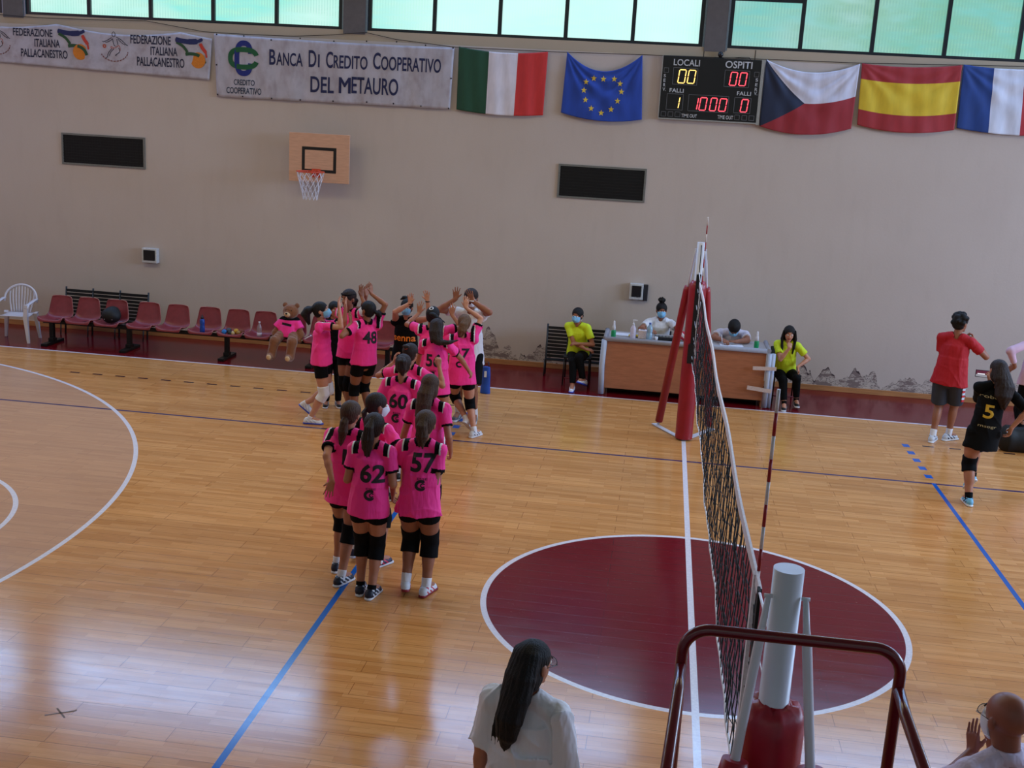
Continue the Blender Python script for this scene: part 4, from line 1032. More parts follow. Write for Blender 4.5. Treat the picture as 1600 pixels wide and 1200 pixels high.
SHOES = {}
def shoe_mesh(key, L, main, accent, sole):
    if key in SHOES: return SHOES[key]
    s = L/.25; F = Fld((-.07*s, -.11*s, -.01), (.07*s, .19*s, .13*s), .005)
    flat = (V(0, 0, 1), .8)
    F.cone((0, -.050*s, .036*s), (0, .03*s, .040*s), .036*s, .038*s, k=.02); F.cone((0, .03*s, .040*s), (.004, .120*s, .030*s), .040*s, .034*s, k=.02)
    F.cone((0, -.035*s, .05*s), (0, -.02*s, .095*s), .037*s, .036*s, k=.02, cuts=[(V(0, 0, .092*s), V(0, -.2, 1))])
    F.cone((0, -.06*s, .010), (.004, .135*s, .010), .036*s, .040*s, k=.008, flat=(V(0, 0, 1), .5))
    sl, g = F.blk(F.lo, F.lo+F.h*F.n); F.d = np.maximum(F.d, -(g[2]+0*g[0]+0*g[1])).astype(np.float32)
    def mi(c):
        m = np.zeros(len(c)); m[(np.abs(c[:, 0]) > .024*s) & (((c[:, 1]*1.0+c[:, 2]*1.2) % (.05*s)) < .020*s) & (c[:, 1] > -.05*s) & (c[:, 1] < .09*s)] = 1
        m[(np.abs(c[:, 0]) < .014*s) & (c[:, 1] > .02*s) & (c[:, 1] < .085*s) & (c[:, 2] > .05*s)] = 1
        m[c[:, 2] < .024*s] = 2; return m
    o = F.mesh('tmp', [main, accent, sole], None, mi); me = o.data; bpy.data.objects.remove(o); SHOES[key] = me; return me
def stone(c): return mat('shoe_%d_%d_%d' % c, srgb(*c), .5, bs=30, var=.06)

def person(label, base, H, yaw, **o):
    """base (x,y) on the floor, yaw degrees (0 = facing away from the camera, +90 = facing left)"""
    g = o.get; base = V(base[0], base[1], 0); a = math.radians(yaw)
    Fv = V(-math.sin(a), math.cos(a), 0); Rv = V(math.cos(a), math.sin(a), 0); Z = V(0, 0, 1)
    h = g('h', .009); r0 = g('r0', h*.95)
    loc = lambda p: base+Rv*p[0]+Fv*p[1]+Z*p[2]
    root = thing('person', label, 'person', tuple(base), 0)
    lf, ls = g('lean', (0.0, 0.0))
    U = nrm(Z+Fv*lf+Rv*ls)
    hip = loc(g('hip', (0, 0, .515*H)))
    Fh = Fv; tw = math.radians(g('twist', 0)); Rt = rot(Z, tw)@Rv
    Rs = nrm(Rt-U*(Rt@U)); Fs = np.cross(U, Rs)
    Rh = nrm(Rv-U*(Rv@U)); Fhp = np.cross(U, Rh)
    wd = g('w', 1.0)          # body width factor
    shc = hip+U*.306*H; neck = hip+U*.333*H
    Sh = {s: shc+Rs*s*.096*H*wd-U*.010*H+Z*g('shrug', 0)*H for s in (-1, 1)}
    hy, hp_, hr = (math.radians(k) for k in g('head', (0, 0, 0)))   # yaw, pitch (+ = down), roll
    Uh = nrm(U*.5+Z*.5); Hf = nrm(Fs-Uh*(Fs@Uh)); Hf = rot(Uh, hy)@Hf; Hr = np.cross(Hf, Uh)
    M_ = rot(Hr, -hp_); Hf = M_@Hf; Uh = M_@Uh; M_ = rot(Hf, hr); Uh = M_@Uh; Hr = M_@Hr
    HS = g('headscale', 1.0)*H
    hc = neck+nrm(U+Uh)*.044*H+Uh*.052*HS+Hf*.012*H
    AX = (Hr, Hf, Uh)
    # ---- limbs
    la, lfm = .172*H*g('arm', 1), .150*H*g('arm', 1); lt_, lsn = .240*H, .235*H
    arms = {}; legs = {}
    for s, key in ((-1, 'al'), (1, 'ar')):
        sp = g(key, None)
        if sp is None: sp = dict(t=(s*.155*H, .03*H, .46*H), pole=(s*.3, -1, 0), kind='relaxed')
        tgt = V(*sp['w']) if 'w' in sp else loc(sp['t'])
        pole = V(*sp['wp']) if 'wp' in sp else Rv*sp.get('pole', (s, -1, 0))[0]+Fv*sp.get('pole', (s, -1, 0))[1]+Z*sp.get('pole', (s, -1, 0))[2]
        sh = Sh[s].copy()
        if tgt[2] > sh[2]+.1*H: sh += Z*.022*H-Rs*s*.008*H   # raised shoulder
        el, wr = ik(sh, tgt, la, lfm, pole); arms[s] = (sh, el, wr, sp)
    feet = g('feet', ((-.06, 0), (.06, 0)))
    for i, s in enumerate((-1, 1)):
        ft = feet[i]; fx, fy = ft[0], ft[1]; lift = ft[2] if len(ft) > 2 else 0; ty = ft[3] if len(ft) > 3 else -s*8*1.0; tp = ft[4] if len(ft) > 4 else 0
        fp = loc((fx, fy, lift)); hj = hip+Rh*s*.052*H*wd-Z*.01*H
        toe_dir = rot(Z, math.radians(ty))@Fv
        ank = fp+Z*.050*H
        if tp: ank = fp+Z*(.050*H*math.cos(math.radians(tp))+.10*H*math.sin(math.radians(tp)))+toe_dir*.10*H*(1-math.cos(math.radians(tp)))
        pole = Rv*g('kp', (0, 1, 0))[0]+Fv*g('kp', (0, 1, 0))[1]+Z*g('kp', (0, 1, 0))[2]
        if 'kpl' in o and s == -1: q = o['kpl']; pole = Rv*q[0]+Fv*q[1]+Z*q[2]
        if 'kpr' in o and s == 1: q = o['kpr']; pole = Rv*q[0]+Fv*q[1]+Z*q[2]
        kn, an = ik(hj, ank, lt_, lsn, pole); legs[s] = (hj, kn, an, fp, toe_dir, tp)
    allp = [hip, shc, hc+Uh*.1*H, hc-Hf*.12*H]+[p for v in arms.values() for p in v[:3]]+[v[2]+nrm(v[2]-v[1])*.14*H for v in arms.values()]+[p for v in legs.values() for p in v[:4]]
    lo = np.min(allp, 0)-.15; hi = np.max(allp, 0)+.15; lo[2] = max(lo[2], -.02)
    # ---- skin
    F = Fld(lo, hi, h); sk = g('skin', skin_m); lw = g('lw', 1.0)
    F.ell(hip, (.078*H*wd, .060*H, .075*H), (Rh, Fhp, U), k=.03); F.ell(hip+U*.10*H, (.064*H*wd, .046*H, .10*H), (Rh, Fhp, U), k=.04)
    F.ell(hip+U*.205*H, (.072*H*wd, .048*H, .090*H), (Rs, Fs, U), k=.04); F.cone(Sh[-1]-U*.004*H+Fs*.004*H, Sh[1]-U*.004*H+Fs*.004*H, .024*H, .024*H, k=.02)
    for s in (-1, 1):
        hj, kn, an, fp, td, tp = legs[s]; sd = nrm(kn-hj); bk = nrm(np.cross(np.cross(sd, Fv), sd)) if abs(sd@Fv) < .98 else Z
        F.cone(hj, kn, .052*H*lw, .0335*H*lw, k=.025); F.cone(hj+(kn-hj)*.25, hj+(kn-hj)*.6, .050*H*lw, .043*H*lw, k=.02)
        F.cone(kn, an, .0315*H*lw, .0215*H*lw, k=.015)
        sn = nrm(an-kn); cb = nrm(-Fv-sn*(-Fv@sn)) if abs(sn@Fv) < .95 else -Z
        F.ell(kn+(an-kn)*.30+cb*.010*H, (.031*H*lw, .033*H*lw, .085*H), (nrm(np.cross(sn, cb)), cb, sn), k=.02)
        F.cone(an, fp+td*.07*H+Z*.03*H, .021*H, .018*H, k=.01)
        sh, el, wr, sp = arms[s]
        F.cone(sh, el, .0275*H*g('aw', 1), .0205*H*g('aw', 1), k=.02); F.cone(el, el+(wr-el)*.35, .0205*H*g('aw', 1), .0205*H*g('aw', 1), k=.012); F.cone(el+(wr-el)*.3, wr, .0205*H*g('aw', 1), .0140*H*g('aw', 1), k=.012)
        hd = V(*sp['hd']) if 'hd' in sp else nrm(wr-el)
        pn = V(*sp['pn']) if 'pn' in sp else (-Rs*s if sp.get('kind', 'relaxed') == 'relaxed' else Fs)
        # thumb side: cross(d, pn)*side should point to the thumb
        sid = s
        hand(F, wr, hd, pn, sid*sp.get('flip', 1), H/1.65*g('handscale', 1.0), sp.get('kind', 'relaxed'), r0)
    F.cone(neck-U*.01*H, hc-Uh*.03*H-Hf*.008*H, .031*H*g('nw', 1), .029*H*g('nw', 1), k=.02)
    F.ell(hc+Uh*.014*HS-Hf*.006*HS, (.0475*HS, .059*HS, .054*HS), AX, k=.01)
    F.ell(hc-Uh*.022*HS+Hf*.014*HS, (.037*HS, .041*HS, .047*HS), AX, k=.02)
    F.cone(hc+Hf*.050*HS+Uh*.004*HS, hc+Hf*.063*HS-Uh*.016*HS, .0055*HS, .0085*HS, k=.010)
    F.ell(hc+Hf*.046*HS-Uh*.038*HS, (.014*HS, .010*HS, .007*HS), AX, k=.006)
    F.ell(hc+Hf*.044*HS-Uh*.058*HS, (.016*HS, .012*HS, .012*HS), AX, k=.012)
    for s in (-1, 1):
        F.ell(hc+Hr*s*.049*HS-Hf*.004*HS-Uh*.008*HS, (.0055*HS, .012*HS, .018*HS), AX, k=.004)
        F.ell(hc+Hr*s*.018*HS+Hf*.052*HS+Uh*.001*HS, (.011*HS, .010*HS, .007*HS), AX, mode='sub')
    lipc = hc+Hf*.055*HS-Uh*.038*HS
    body = F.mesh('body', [sk, lip_m], root, lambda c: (np.abs((c-lipc)@Hr) < .015*HS)*(np.abs((c-lipc)@Uh) < .0065*HS)*(np.abs((c-lipc)@Hf) < .012*HS))
    if g('eyes', 1):
        for s in (-1, 1):
            c = hc+Hr*s*.018*HS+Hf*.0465*HS+Uh*.001*HS; E = Fld(c-.02, c+.02, .0025); E.ell(c, (.0085*HS,)*3, AX, k=0)
            E.mesh('eye', [eye_w, eye_d], body, lambda q, c=c: ((q-c)@Hf) > .0070*HS)
            bq = B(); e0 = hc+Hf*.0515*HS+Uh*.0165*HS; bq.tube([tuple(e0+Hr*s*.008*HS), tuple(e0+Hr*s*.018*HS+Uh*.003*HS), tuple(e0+Hr*s*.029*HS-Hf*.005*HS)], .0022*HS, 5); bq.obj('eyebrow', g('hairm', H_DARK), body, True)
    # ---- clothes
    top = g('top', 'jersey'); Hs = Fld(lo, hi, h); tm = g('topm', pink)
    hem = g('hem', .045)*H       # below hip centre
    fit_ = g('fit', 1.0); sleeve = g('sleeve', .62)
    cut_h = [(hip-U*hem, -U)]
    if g('flathem'): cut_h = [(hip-Z*hem, -Z)]
    Hs.etube(hip+U*.250*H, hip+U*.12*H, (.076*H*wd*fit_, .054*H*fit_), (.091*H*wd*fit_, .070*H*fit_), Rs, Fs, k=.05, cuts=cut_h)
    Hs.etube(hip+U*.16*H, hip-U*(hem+.02*H), (.091*H*wd*fit_, .070*H*fit_), (.119*H*wd*fit_, .093*H*fit_), Rh, Fhp, k=.03, cuts=cut_h)
    Hs.ell(hip+U*.215*H+Fs*g('bust', .004)*H, (.086*H*wd*fit_, .064*H*fit_, .100*H), (Rs, Fs, U), k=.05)
    for s in (-1, 1):
        sh, el, wr, sp = arms[s]
        Hs.cone(neck-U*.006*H+Rs*s*.02*H, Sh[s], .033*H, .033*H, k=.03)
        Hs.cone(Sh[s], sh, .034*H, .034*H, k=.02)
        if sleeve <= 1:
            ce = sh+(el-sh)*sleeve; ud = nrm(el-sh)
            if sleeve > .05: Hs.cone(sh, ce+ud*.05, .034*H, .038*H*fit_**.5, k=.022, cuts=[(ce, ud)])
        else:
            Hs.cone(sh, el, .036*H, .030*H, k=.022); ce = el+(wr-el)*(sleeve-1); ud = nrm(wr-el); Hs.cone(el, ce+ud*.05, .030*H, .022*H, k=.015, cuts=[(ce, ud)])
    Hs.folds(.0016*g('fold', 1.0)*H/1.6, g('seed', 1), 9, 5, 6, True)
    Hs.cone(neck-U*.004*H, neck+U*.06*H, .034*H, .040*H, mode='sub')
    if sleeve <= .05:
        for s in (-1, 1): Hs.cone(arms[s][0]+Rs*s*.01*H, arms[s][1], .034*H, .03*H, mode='sub')
    Sf = {s: arms[s] for s in (-1, 1)}
    nb = neck-U*.002*H
    def shirt_mi(c):
        m = np.zeros(len(c)); r = c-hip; up = r@U; x = (c-shc)@Rs
        if top == 'jersey':
            for s in (-1, 1):
                sh, el, wr, sp = arms[s]; ce = sh+(el-sh)*sleeve; ud = nrm(el-sh)
                t = (c-ce)@ud; near = np.linalg.norm(np.cross(c-sh, ud), axis=1) < .048*H
                m[(t > -.014*H) & (t < .014*H) & near & (((c-ce)@Rs)*s > -.030*H) & (np.linalg.norm(c-ce, axis=1) < .075*H)] = 1
                # shoulder patch: black wedge with white edge on the shoulder seam
                q = s*x; tt = q-.082*H*wd; dz = (c-Sh[s])@U
                patch = (dz > -.012*H) & (tt > -.014*H) & (tt < .012*H)
                m[patch & (t < -.02*H)] = 1
                m[(dz > -.016*H) & (tt >= .012*H) & (tt < .021*H) & (t < -.02*H)] = 2
            m[(np.linalg.norm(c-nb, axis=1) < .049*H) & (((c-neck)@U) > -.018*H)] = 1
        return m
    shirt = Hs.mesh({'jersey': 'jersey', 'tee': 'tee_shirt', 'polo': 'polo_shirt', 'tank': 'sleeveless_top', 'longsleeve': 'long_sleeved_shirt'}[top], [tm, blk, wht], root, shirt_mi)
    # lower wear
    low = g('low', 'shorts'); G = Fld(lo, np.minimum(hi, np.maximum(hip, 0)+V(.5, .5, .12)), h); lm = g('lowm', blk)
    if low == 'shorts':
        G.ell(hip, (.080*H*wd, .064*H, .070*H), (Rh, Fhp, U), k=.02)
        for s in (-1, 1):
            hj, kn = legs[s][:2]; ud = nrm(kn-hj); c = hj+(kn-hj)*g('shortlen', .42); G.cone(hj, c+ud*.05, .0555*H*lw, .0535*H*lw, k=.02, cuts=[(c, ud)])
        G.mesh('shorts', lm, root)
    elif low == 'loose':
        G.ell(hip, (.084*H*wd, .068*H, .080*H), (Rh, Fhp, U), k=.02)
        for s in (-1, 1):
            hj, kn = legs[s][:2]; ud = nrm(kn-hj); c = hj+(kn-hj)*g('shortlen', .85); G.cone(hj, c+ud*.05, .064*H*lw, .062*H*lw, k=.02, cuts=[(c, ud)])
        G.folds(.0012*H, 5, 8, 2, 4); G.mesh('shorts', lm, root)
    else:
        G.ell(hip, (.082*H*wd, .066*H, .075*H), (Rh, Fhp, U), k=.02)
        for s in (-1, 1):
            hj, kn, an = legs[s][:3]; ud = nrm(an-kn); c = kn+(an-kn)*g('trlen', .95); G.cone(hj, kn, .060*H*lw, .042*H*lw, k=.02); G.cone(kn, c+ud*.05, .042*H*lw, g('cuff', .028)*H*lw, k=.015, cuts=[(c, ud)])
        G.folds(.0010*H, 5, 8, 4, 4); G.mesh('trousers', lm, root)
    # knee pads, socks, shoes
    kp = g('pads', blk)
    for s in (-1, 1):
        hj, kn, an, fp, td, tp = legs[s]
        if kp is not None and low == 'shorts':
            u1 = nrm(hj-kn); u2 = nrm(an-kn); K_ = Fld(kn-.15*H, kn+.15*H, h*.8)
            K_.cone(kn+u1*.11*H, kn, .050*H*lw, .043*H*lw, k=.01, cuts=[(kn+u1*g('padlen', .055)*H, u1)]); K_.cone(kn, kn+u2*.11*H-Fv*.006*H, .043*H*lw, .045*H*lw, k=.01, cuts=[(kn+u2*g('padlen', .055)*H, u2)])
            K_.folds(.0005, 2, 20, 25, 3); K_.mesh('knee_pad', kp, root)
        so = g('sock', wht)
        if so is not None:
            u = nrm(kn-an); S_ = Fld(an-.09, an+.12, h*.7); S_.cone(an-u*.03, an+u*.06*H, .024*H, .0255*H*lw, k=.005, cuts=[(an+u*g('socklen', .035)*H, u)]); S_.mesh('sock', so, root)
        sc_ = g('shoe', ((20, 24, 36), (200, 204, 216), (214, 212, 218)))
        me = shoe_mesh((round(H*20), sc_), .158*H, stone(sc_[0]), stone(sc_[1]), stone(sc_[2]))
        so_ = link('shoe', me, None, root); yy_ = math.atan2(-td[0], td[1]); Lt = .085*H
        Mx = Matrix.Translation(Vector(fp)) @ Matrix.Rotation(yy_, 4, 'Z') @ Matrix.Translation((0, Lt, 0)) @ Matrix.Rotation(-math.radians(tp), 4, 'X') @ Matrix.Translation((0, -Lt, 0))
        so_.matrix_world = Mx; so_.matrix_parent_inverse = Matrix.Translation(-Vector(base)); so_.matrix_basis = Mx
    # ---- hair
    hm = g('hairm', H_DARK); st = g('hair', 'pony'); hr_ = random.Random(g('seed', 1)+9)
    if st != 'bald':
        ex = hc+np.array([0, 0, 0]); pts = [hc]
        tail = g('tail', None)
        if tail: pts += [hc+Hr*p[0]*H+Hf*p[1]*H+Uh*p[2]*H for p in tail['p']]
        lo2 = np.min(pts, 0)-.16; hi2 = np.max(pts, 0)+.16; Q = Fld(lo2, hi2, h*.8)
        vol = g('vol', 1.0)
        Q.ell(hc+Uh*.018*HS-Hf*.010*HS, (.054*HS*vol, .064*HS*vol, .057*HS*vol), AX, k=.01)
        if st in ('pony', 'bun', 'up'): Q.ell(hc-Uh*.016*HS-Hf*.022*HS, (.046*HS, .042*HS, .042*HS), AX, k=.015)
        if st in ('long', 'loose'):
            Q.ell(hc-Uh*.03*HS-Hf*.022*HS, (.054*HS*vol, .048*HS, .06*HS), AX, k=.02)
        if st in ('short', 'tousled'): Q.ell(hc-Uh*.010*HS-Hf*.020*HS, (.050*HS*vol, .046*HS, .046*HS), AX, k=.015)
        if st == 'tousled':
            for i in range(26):
                th = hr_.uniform(0, 2*PI); ph = hr_.uniform(-.4, 1.4); dv = Hr*math.cos(th)*math.cos(ph)+Hf*math.sin(th)*math.cos(ph)*.9+Uh*math.sin(ph)
                if dv@Hf > .45 and dv@Uh < .3: continue
                Q.ell(hc+Uh*.012*HS-Hf*.008*HS+dv*.060*HS, (.019*HS, .019*HS, .019*HS), AX, k=.012)
        # face opening
        Q.ell(hc+Hf*.058*HS-Uh*.020*HS, (.042*HS, .048*HS, .052*HS), AX, mode='sub')
        if st in ('short', 'bun', 'pony', 'up', 'tousled'):
            for s in (-1, 1): Q.ell(hc+Hr*s*.052*HS+Hf*.002*HS-Uh*.024*HS, (.016*HS, .020*HS, .030*HS), AX, mode='sub')
        if tail:
            P = [hc+Hr*p[0]*H+Hf*p[1]*H+Uh*p[2]*H for p in tail['p']]; R_ = tail['r']; W_ = tail.get('fl', .62)
            # tail hangs in world space: strands
            n = tail.get('n', 7)
            for k_ in range(n):
                an_ = 2*PI*k_/n+.4; ph = hr_.uniform(0, 6)
                for i in range(len(P)-1):
                    rr = R_[i]*H; r2_ = R_[i+1]*H; ex_ = hr_.uniform(-.25, .55) if i == len(P)-2 else 0; ex_ = hr_.uniform(-.25, .55) if i == len(P)-2 else 0
                    off = lambda r_, i_: Hr*math.cos(an_+.3*i_)*r_*.62+Hf*math.sin(an_+.3*i_)*r_*.62*W_
                    Q.cone(P[i]+off(rr, i), P[i+1]+off(r2_, i+1)+(P[i+1]-P[i])*ex_, rr*.50, r2_*.50 if i < len(P)-2 else r2_*.22, k=.005)
            for i in range(len(P)-1): Q.cone(P[i], P[i+1], R_[i]*H*.66, R_[i+1]*H*.5, k=.006)
        X, Y, Zg = Q.blk(Q.lo, Q.lo+Q.h*Q.n)[1]
        hx_ = (X-hc[0])*Hr[0]+(Y-hc[1])*Hr[1]+(Zg-hc[2])*Hr[2]; hf_ = (X-hc[0])*Hf[0]+(Y-hc[1])*Hf[1]+(Zg-hc[2])*Hf[2]
        Q.d = (Q.d+.0013*np.sin(np.arctan2(hx_, -hf_+1e-6)*34)+.0012*np.sin(hx_*330+2*np.sin((Zg-hc[2])*26))*np.clip(-(Zg-hc[2])/.1+.3, 0, 1)).astype(np.float32)
        hair = Q.mesh('hair', hm, root)
        if g('tie'):
            tp_, tc, tr = g('tie'); c = hc+Hr*tp_[0]*H+Hf*tp_[1]*H+Uh*tp_[2]*H; b = B(); ax = nrm(V(*tp_)@np.array([Hr, Hf, Uh])); u = nrm(np.cross(ax, Z+V(.01, 0, 0))); v_ = np.cross(ax, u)
            b.tube([tuple(c+(u*math.cos(k*PI/8)+v_*math.sin(k*PI/8))*tr) for k in range(17)], tr*.36, 8, cap=False); b.obj('hair_tie', mat('hair_tie_%d_%d_%d' % tc, srgb(*tc), .6), hair, True)
    # ---- mask, glasses
    if g('mask') is not None:
        K_ = Fld(hc-.13, hc+.13, h*.6); mc = hc+Hf*.030*HS-Uh*.034*HS+Uh*g('maskup', 0)*HS
        K_.ell(hc-Uh*.026*HS+Hf*.022*HS, (.0405*HS, .050*HS, .050*HS), AX, k=0, cuts=[(hc-Uh*.003*HS+Hf*.06*HS, nrm(Uh+Hf*.0)), (hc-Uh*.062*HS, -Uh), (hc+Hf*.018*HS, -Hf)])
        K_.cone(hc+Hf*.058*HS-Uh*.004*HS, hc+Hf*.066*HS-Uh*.026*HS, .0125*HS, .0150*HS, k=.012)
        K_.mesh('face_mask', g('mask'), root)
        b = B()
        for s in (-1, 1):
            e = hc+Hr*s*.051*HS-Hf*.006*HS
            for dz in (.006, -.035): b.tube([tuple(hc+Hr*s*.036*HS+Hf*.030*HS-Uh*(.012 if dz > 0 else .052)*HS), tuple(e+Uh*(dz-.006)*HS)], .0018, 4)
        b.obj('ear_loop', wht, root, True)
    info = dict(root=root, hip=hip, shc=shc, U=U, Rs=Rs, Fs=Fs, Rh=Rh, H=H, shirt=shirt, Hs=Hs, arms=arms, legs=legs, hc=hc, AX=AX, neck=neck, HS=HS, Fv=Fv, Rv=Rv, body=body)
    return info

def printed(I, items, back=True, m=None, name='number_print'):
    """conform lettering to the shirt: items = (text or polylines, centre x, centre up from hip, width, height)"""
    s = -1 if back else 1
    n = I['Fs']*s; r = np.cross(-n, I['U'])*1.0; r = nrm(np.cross(I['U'], n)); U = I['U']; H = I['H']
    bv = BVHTree.FromPolygons([Vector(p) for p in I['Hs'].verts], I['Hs'].faces.tolist())
    b = B(); org = I['hip']
    for it in items:
        if isinstance(it[0], str):
            t = text_bm(it[0], it[5] if len(it) > 5 else .03); xs = [v.co.x for v in t.verts]; ys = [v.co.y for v in t.verts]
            for v in t.verts: v.co = Vector((((v.co.x-min(xs))/(max(xs)-min(xs))-.5)*it[3]+it[1], 0, ((v.co.y-min(ys))/(max(ys)-min(ys))-.5)*it[4]+it[2]))
        else:
            q = B(); ribbon(q, it[0], it[1], lambda x, z: 0); t = q.b
        for ax in (0, 2):
            lo = min(v.co[ax] for v in t.verts); hi = max(v.co[ax] for v in t.verts); k = lo+.012
            while k < hi:
                co = [0, 0, 0]; co[ax] = k; no = [0, 0, 0]; no[ax] = 1
                bmesh.ops.bisect_plane(t, geom=t.verts[:]+t.edges[:]+t.faces[:], plane_co=co, plane_no=no); k += .012
        kill = []
        for v in t.verts:
            o = org+r*v.co.x+U*v.co.z+n*.5
            hit = bv.ray_cast(Vector(o), Vector(-n), 1.0)
            if hit[0] is None: p = o-n*.43
            else: p = np.array(hit[0])+n*.0035
            v.co = Vector(p)
        b.merge(t)
    return b.obj(name, m or numk, I['root'], True)
def circle_pts(cx, cz, r, a0, a1, n=14, ry=None): return [(cx+r*math.cos(math.radians(a0+(a1-a0)*k/n)), cz+(ry or r)*math.sin(math.radians(a0+(a1-a0)*k/n))) for k in range(n+1)]
def jersey_back(I, num, up=.205, x=0.0, logo=True):
    H = I['H']
    printed(I, [(num, x, up*H, .128*H, .100*H, .030)])
    if logo:
        z = (up-.115)*H
        printed(I, [('ESSE', x, z+.034*H, .052*H, .011*H, .0)], name='sponsor_print')
        printed(I, [(circle_pts(x-.002*H, z, .026*H, 50, 320, 16, .022*H), [.004*H]+[.016*H]*14+[.012*H, .003*H]), (circle_pts(x+.006*H, z, .010*H, 30, 330), .006*H)], name='sponsor_emblem')

# ================================================================== PEOPLE
def fa(px, py):
    d = CF + (px-800)/FPX*CR - (py-600)/FPX*CU; t = -CAM[2]/d[2]; p = CAM+t*d; return (float(p[0]), float(p[1]))
def ap(px, py, y): return tuple(float(k) for k in at(px, py, y))
def rel(base, yaw, w):
    a = math.radians(yaw); d = np.array(w)-np.array([base[0], base[1], 0]); return (float(d[0]*math.cos(a)+d[1]*math.sin(a)), float(-d[0]*math.sin(a)+d[1]*math.cos(a)), float(d[2]))
WS = ((222, 222, 232), (190, 192, 204), (60, 80, 190)); NV = ((18, 24, 44), (200, 204, 214), (212, 210, 214)); RW = ((206, 210, 220), (186, 24, 52), (130, 20, 34)); RD = ((30, 28, 60), (200, 40, 80), (206, 206, 214)); BL = ((110, 180, 216), (24, 28, 44), (222, 226, 232)); GR = ((90, 96, 104), (196, 200, 204), (206, 206, 210)); BW = ((20, 20, 26), (190, 190, 200), (216, 214, 218))

# --- front trio
b57 = (-2.34, -.27)
I = person('player seen from behind in pink jersey number 57, front right of the queue, loose ponytail', b57, 1.60, 0, h=.0065, feet=((-.085, -.02, 0, 12, 14), (.085, .02, 0, -16)), lean=(.03, .02), skin=skin_d, hair='pony', hairm=H_BROWN, seed=3,
    tail=dict(p=[(0, -.055, .04), (.002, -.074, .0), (.006, -.070, -.05), (.010, -.062, -.098)], r=[.014, .026, .030, .022], n=8, fl=.7), tie=((0, -.058, .042), (120, 70, 60), .016), head=(-5, 2, 4), shoe=RW, socklen=.045, lw=1.12, hem=.048, shortlen=.34, fit=1.03, padlen=.080,
    al=dict(w=(-2.60, -.12, .84), pole=(-.6, -.8, -.3), kind='relaxed'), ar=dict(t=(.06, .20, 1.0), pole=(.15, -1, -.8), kind='relaxed'), fold=1.6)
jersey_back(I, '57', .235, .035)
b62 = (-2.745, -.38)
I = person('player in pink jersey number 62 seen from behind, long dark ponytail with white tie', b62, 1.57, 2, h=.0065, feet=((-.055, .02, 0, 5), (.055, -.04, 0, -12)), lean=(.02, .03), skin=skin_m, hair='pony', hairm=H_DARK, seed=4, w=.96,
    tail=dict(p=[(0, -.058, .045), (-.004, -.088, .01), (-.006, -.090, -.05), (-.008, -.082, -.10), (-.006, -.078, -.135)], r=[.012, .024, .030, .026, .014], n=8, fl=.7), tie=((0, -.062, .044), (222, 220, 214), .016), head=(-4, 0, 2), shoe=NV, hem=.050, shortlen=.34, fit=1.02, lw=1.0, padlen=.080,
    al=dict(t=(-.13, .22, .98), pole=(-.35, -1, -.5), kind='relaxed'), ar=dict(t=(.14, .20, .96), pole=(.4, -1, -.5), kind='relaxed'), sock=blk, socklen=.02, fold=1.0)
jersey_back(I, '62', .192, .035)
bM = (-3.04, -.02)
I = person('player in pink jersey at left of number 62, left hand spread, orange hair tie', bM, 1.56, -8, h=.0065, feet=((-.10, .07, 0, 8), (.06, -.20, 0, -14)), lean=(.02, .0), skin=skin_m, hair='pony', hairm=H_BROWN, seed=5,
    tail=dict(p=[(0, -.056, -.012), (.006, -.072, -.04), (.010, -.078, -.09), (.008, -.075, -.145)], r=[.012, .022, .026, .014], n=7, fl=.7), tie=((0, -.054, -.010), (226, 130, 60), .016), head=(-6, 4, 6), shoe=NV, hem=.07, fit=1.0,
    al=dict(w=ap(519, 752, -.36), wp=(-.25, -1, 0), hd=(-.25, -.1, -1), pn=(.2, 1, 0), kind='wide'), ar=dict(t=(.16, .12, .84), pole=(.5, -1, 0)), fold=1.2)
printed(I, [('1', .02*1.56, .20*1.56, .035*1.56, .085*1.56)])
# --- second rank
bN = (-2.92, .36)
I = person('player in pink jersey half hidden behind number 62, dark hair, white mask, head turned right', bN, 1.55, -20, h=.0075, feet=((-.12, -.05, 0, 10, 10), (.16, -.06, 0, -10)), lean=(.04, .0), skin=skin_m, hair='up', hairm=H_DARK, seed=6,
    tail=dict(p=[(0, -.06, -.02), (0, -.074, -.05), (0, -.07, -.09)], r=[.012, .018, .010], n=6), mask=mask_w, head=(-35, 6, 0), shoe=RD, ar=dict(t=(.22, .10, .95), pole=(1, -.6, 0)), fold=1.2)
bJ = (-2.57, 1.12)
I = person('player in pink jersey with long loose straight brown hair directly behind number 57', bJ, 1.58, -4, h=.0075, feet=((-.08, 0), (.08, -.08)), lean=(.05, .0), skin=skin_m, hair='long', hairm=H_BROWN, seed=7,
    tail=dict(p=[(0, -.035, .02), (-.01, -.070, -.04), (-.012, -.085, -.10), (-.016, -.092, -.17), (-.02, -.09, -.22)], r=[.040, .044, .044, .040, .026], n=9, fl=.55), head=(0, 2, 0), shoe=BW, hem=.07,
    al=dict(w=ap(622, 712, 1.25), wp=(-.2, -1, 0)), ar=dict(w=ap(704, 705, 1.2), wp=(.25, -1, 0), kind='relaxed'), fold=1.6)
b60 = (-3.06, 2.06)
I = person('player in pink jersey number 60 seen from behind, dark hair pinned up', b60, 1.55, -2, h=.0075, feet=((-.08, 0), (.08, -.04)), lean=(.03, .03), skin=skin_m, hair='up', hairm=H_DARK, seed=8,
    tail=dict(p=[(0, -.06, .05), (0.004, -.075, .03), (.006, -.07, -.02), (.004, -.06, -.05)], r=[.02, .030, .028, .02], n=7, fl=.7), head=(4, 4, 0), shoe=BW, hem=.06,
    al=dict(t=(-.18, .22, .98), pole=(-.5, -1, -.4)), ar=dict(t=(.18, .20, .98), pole=(.5, -1, -.4)))
jersey_back(I, '60', .195)
bH = (-3.12, 2.74)
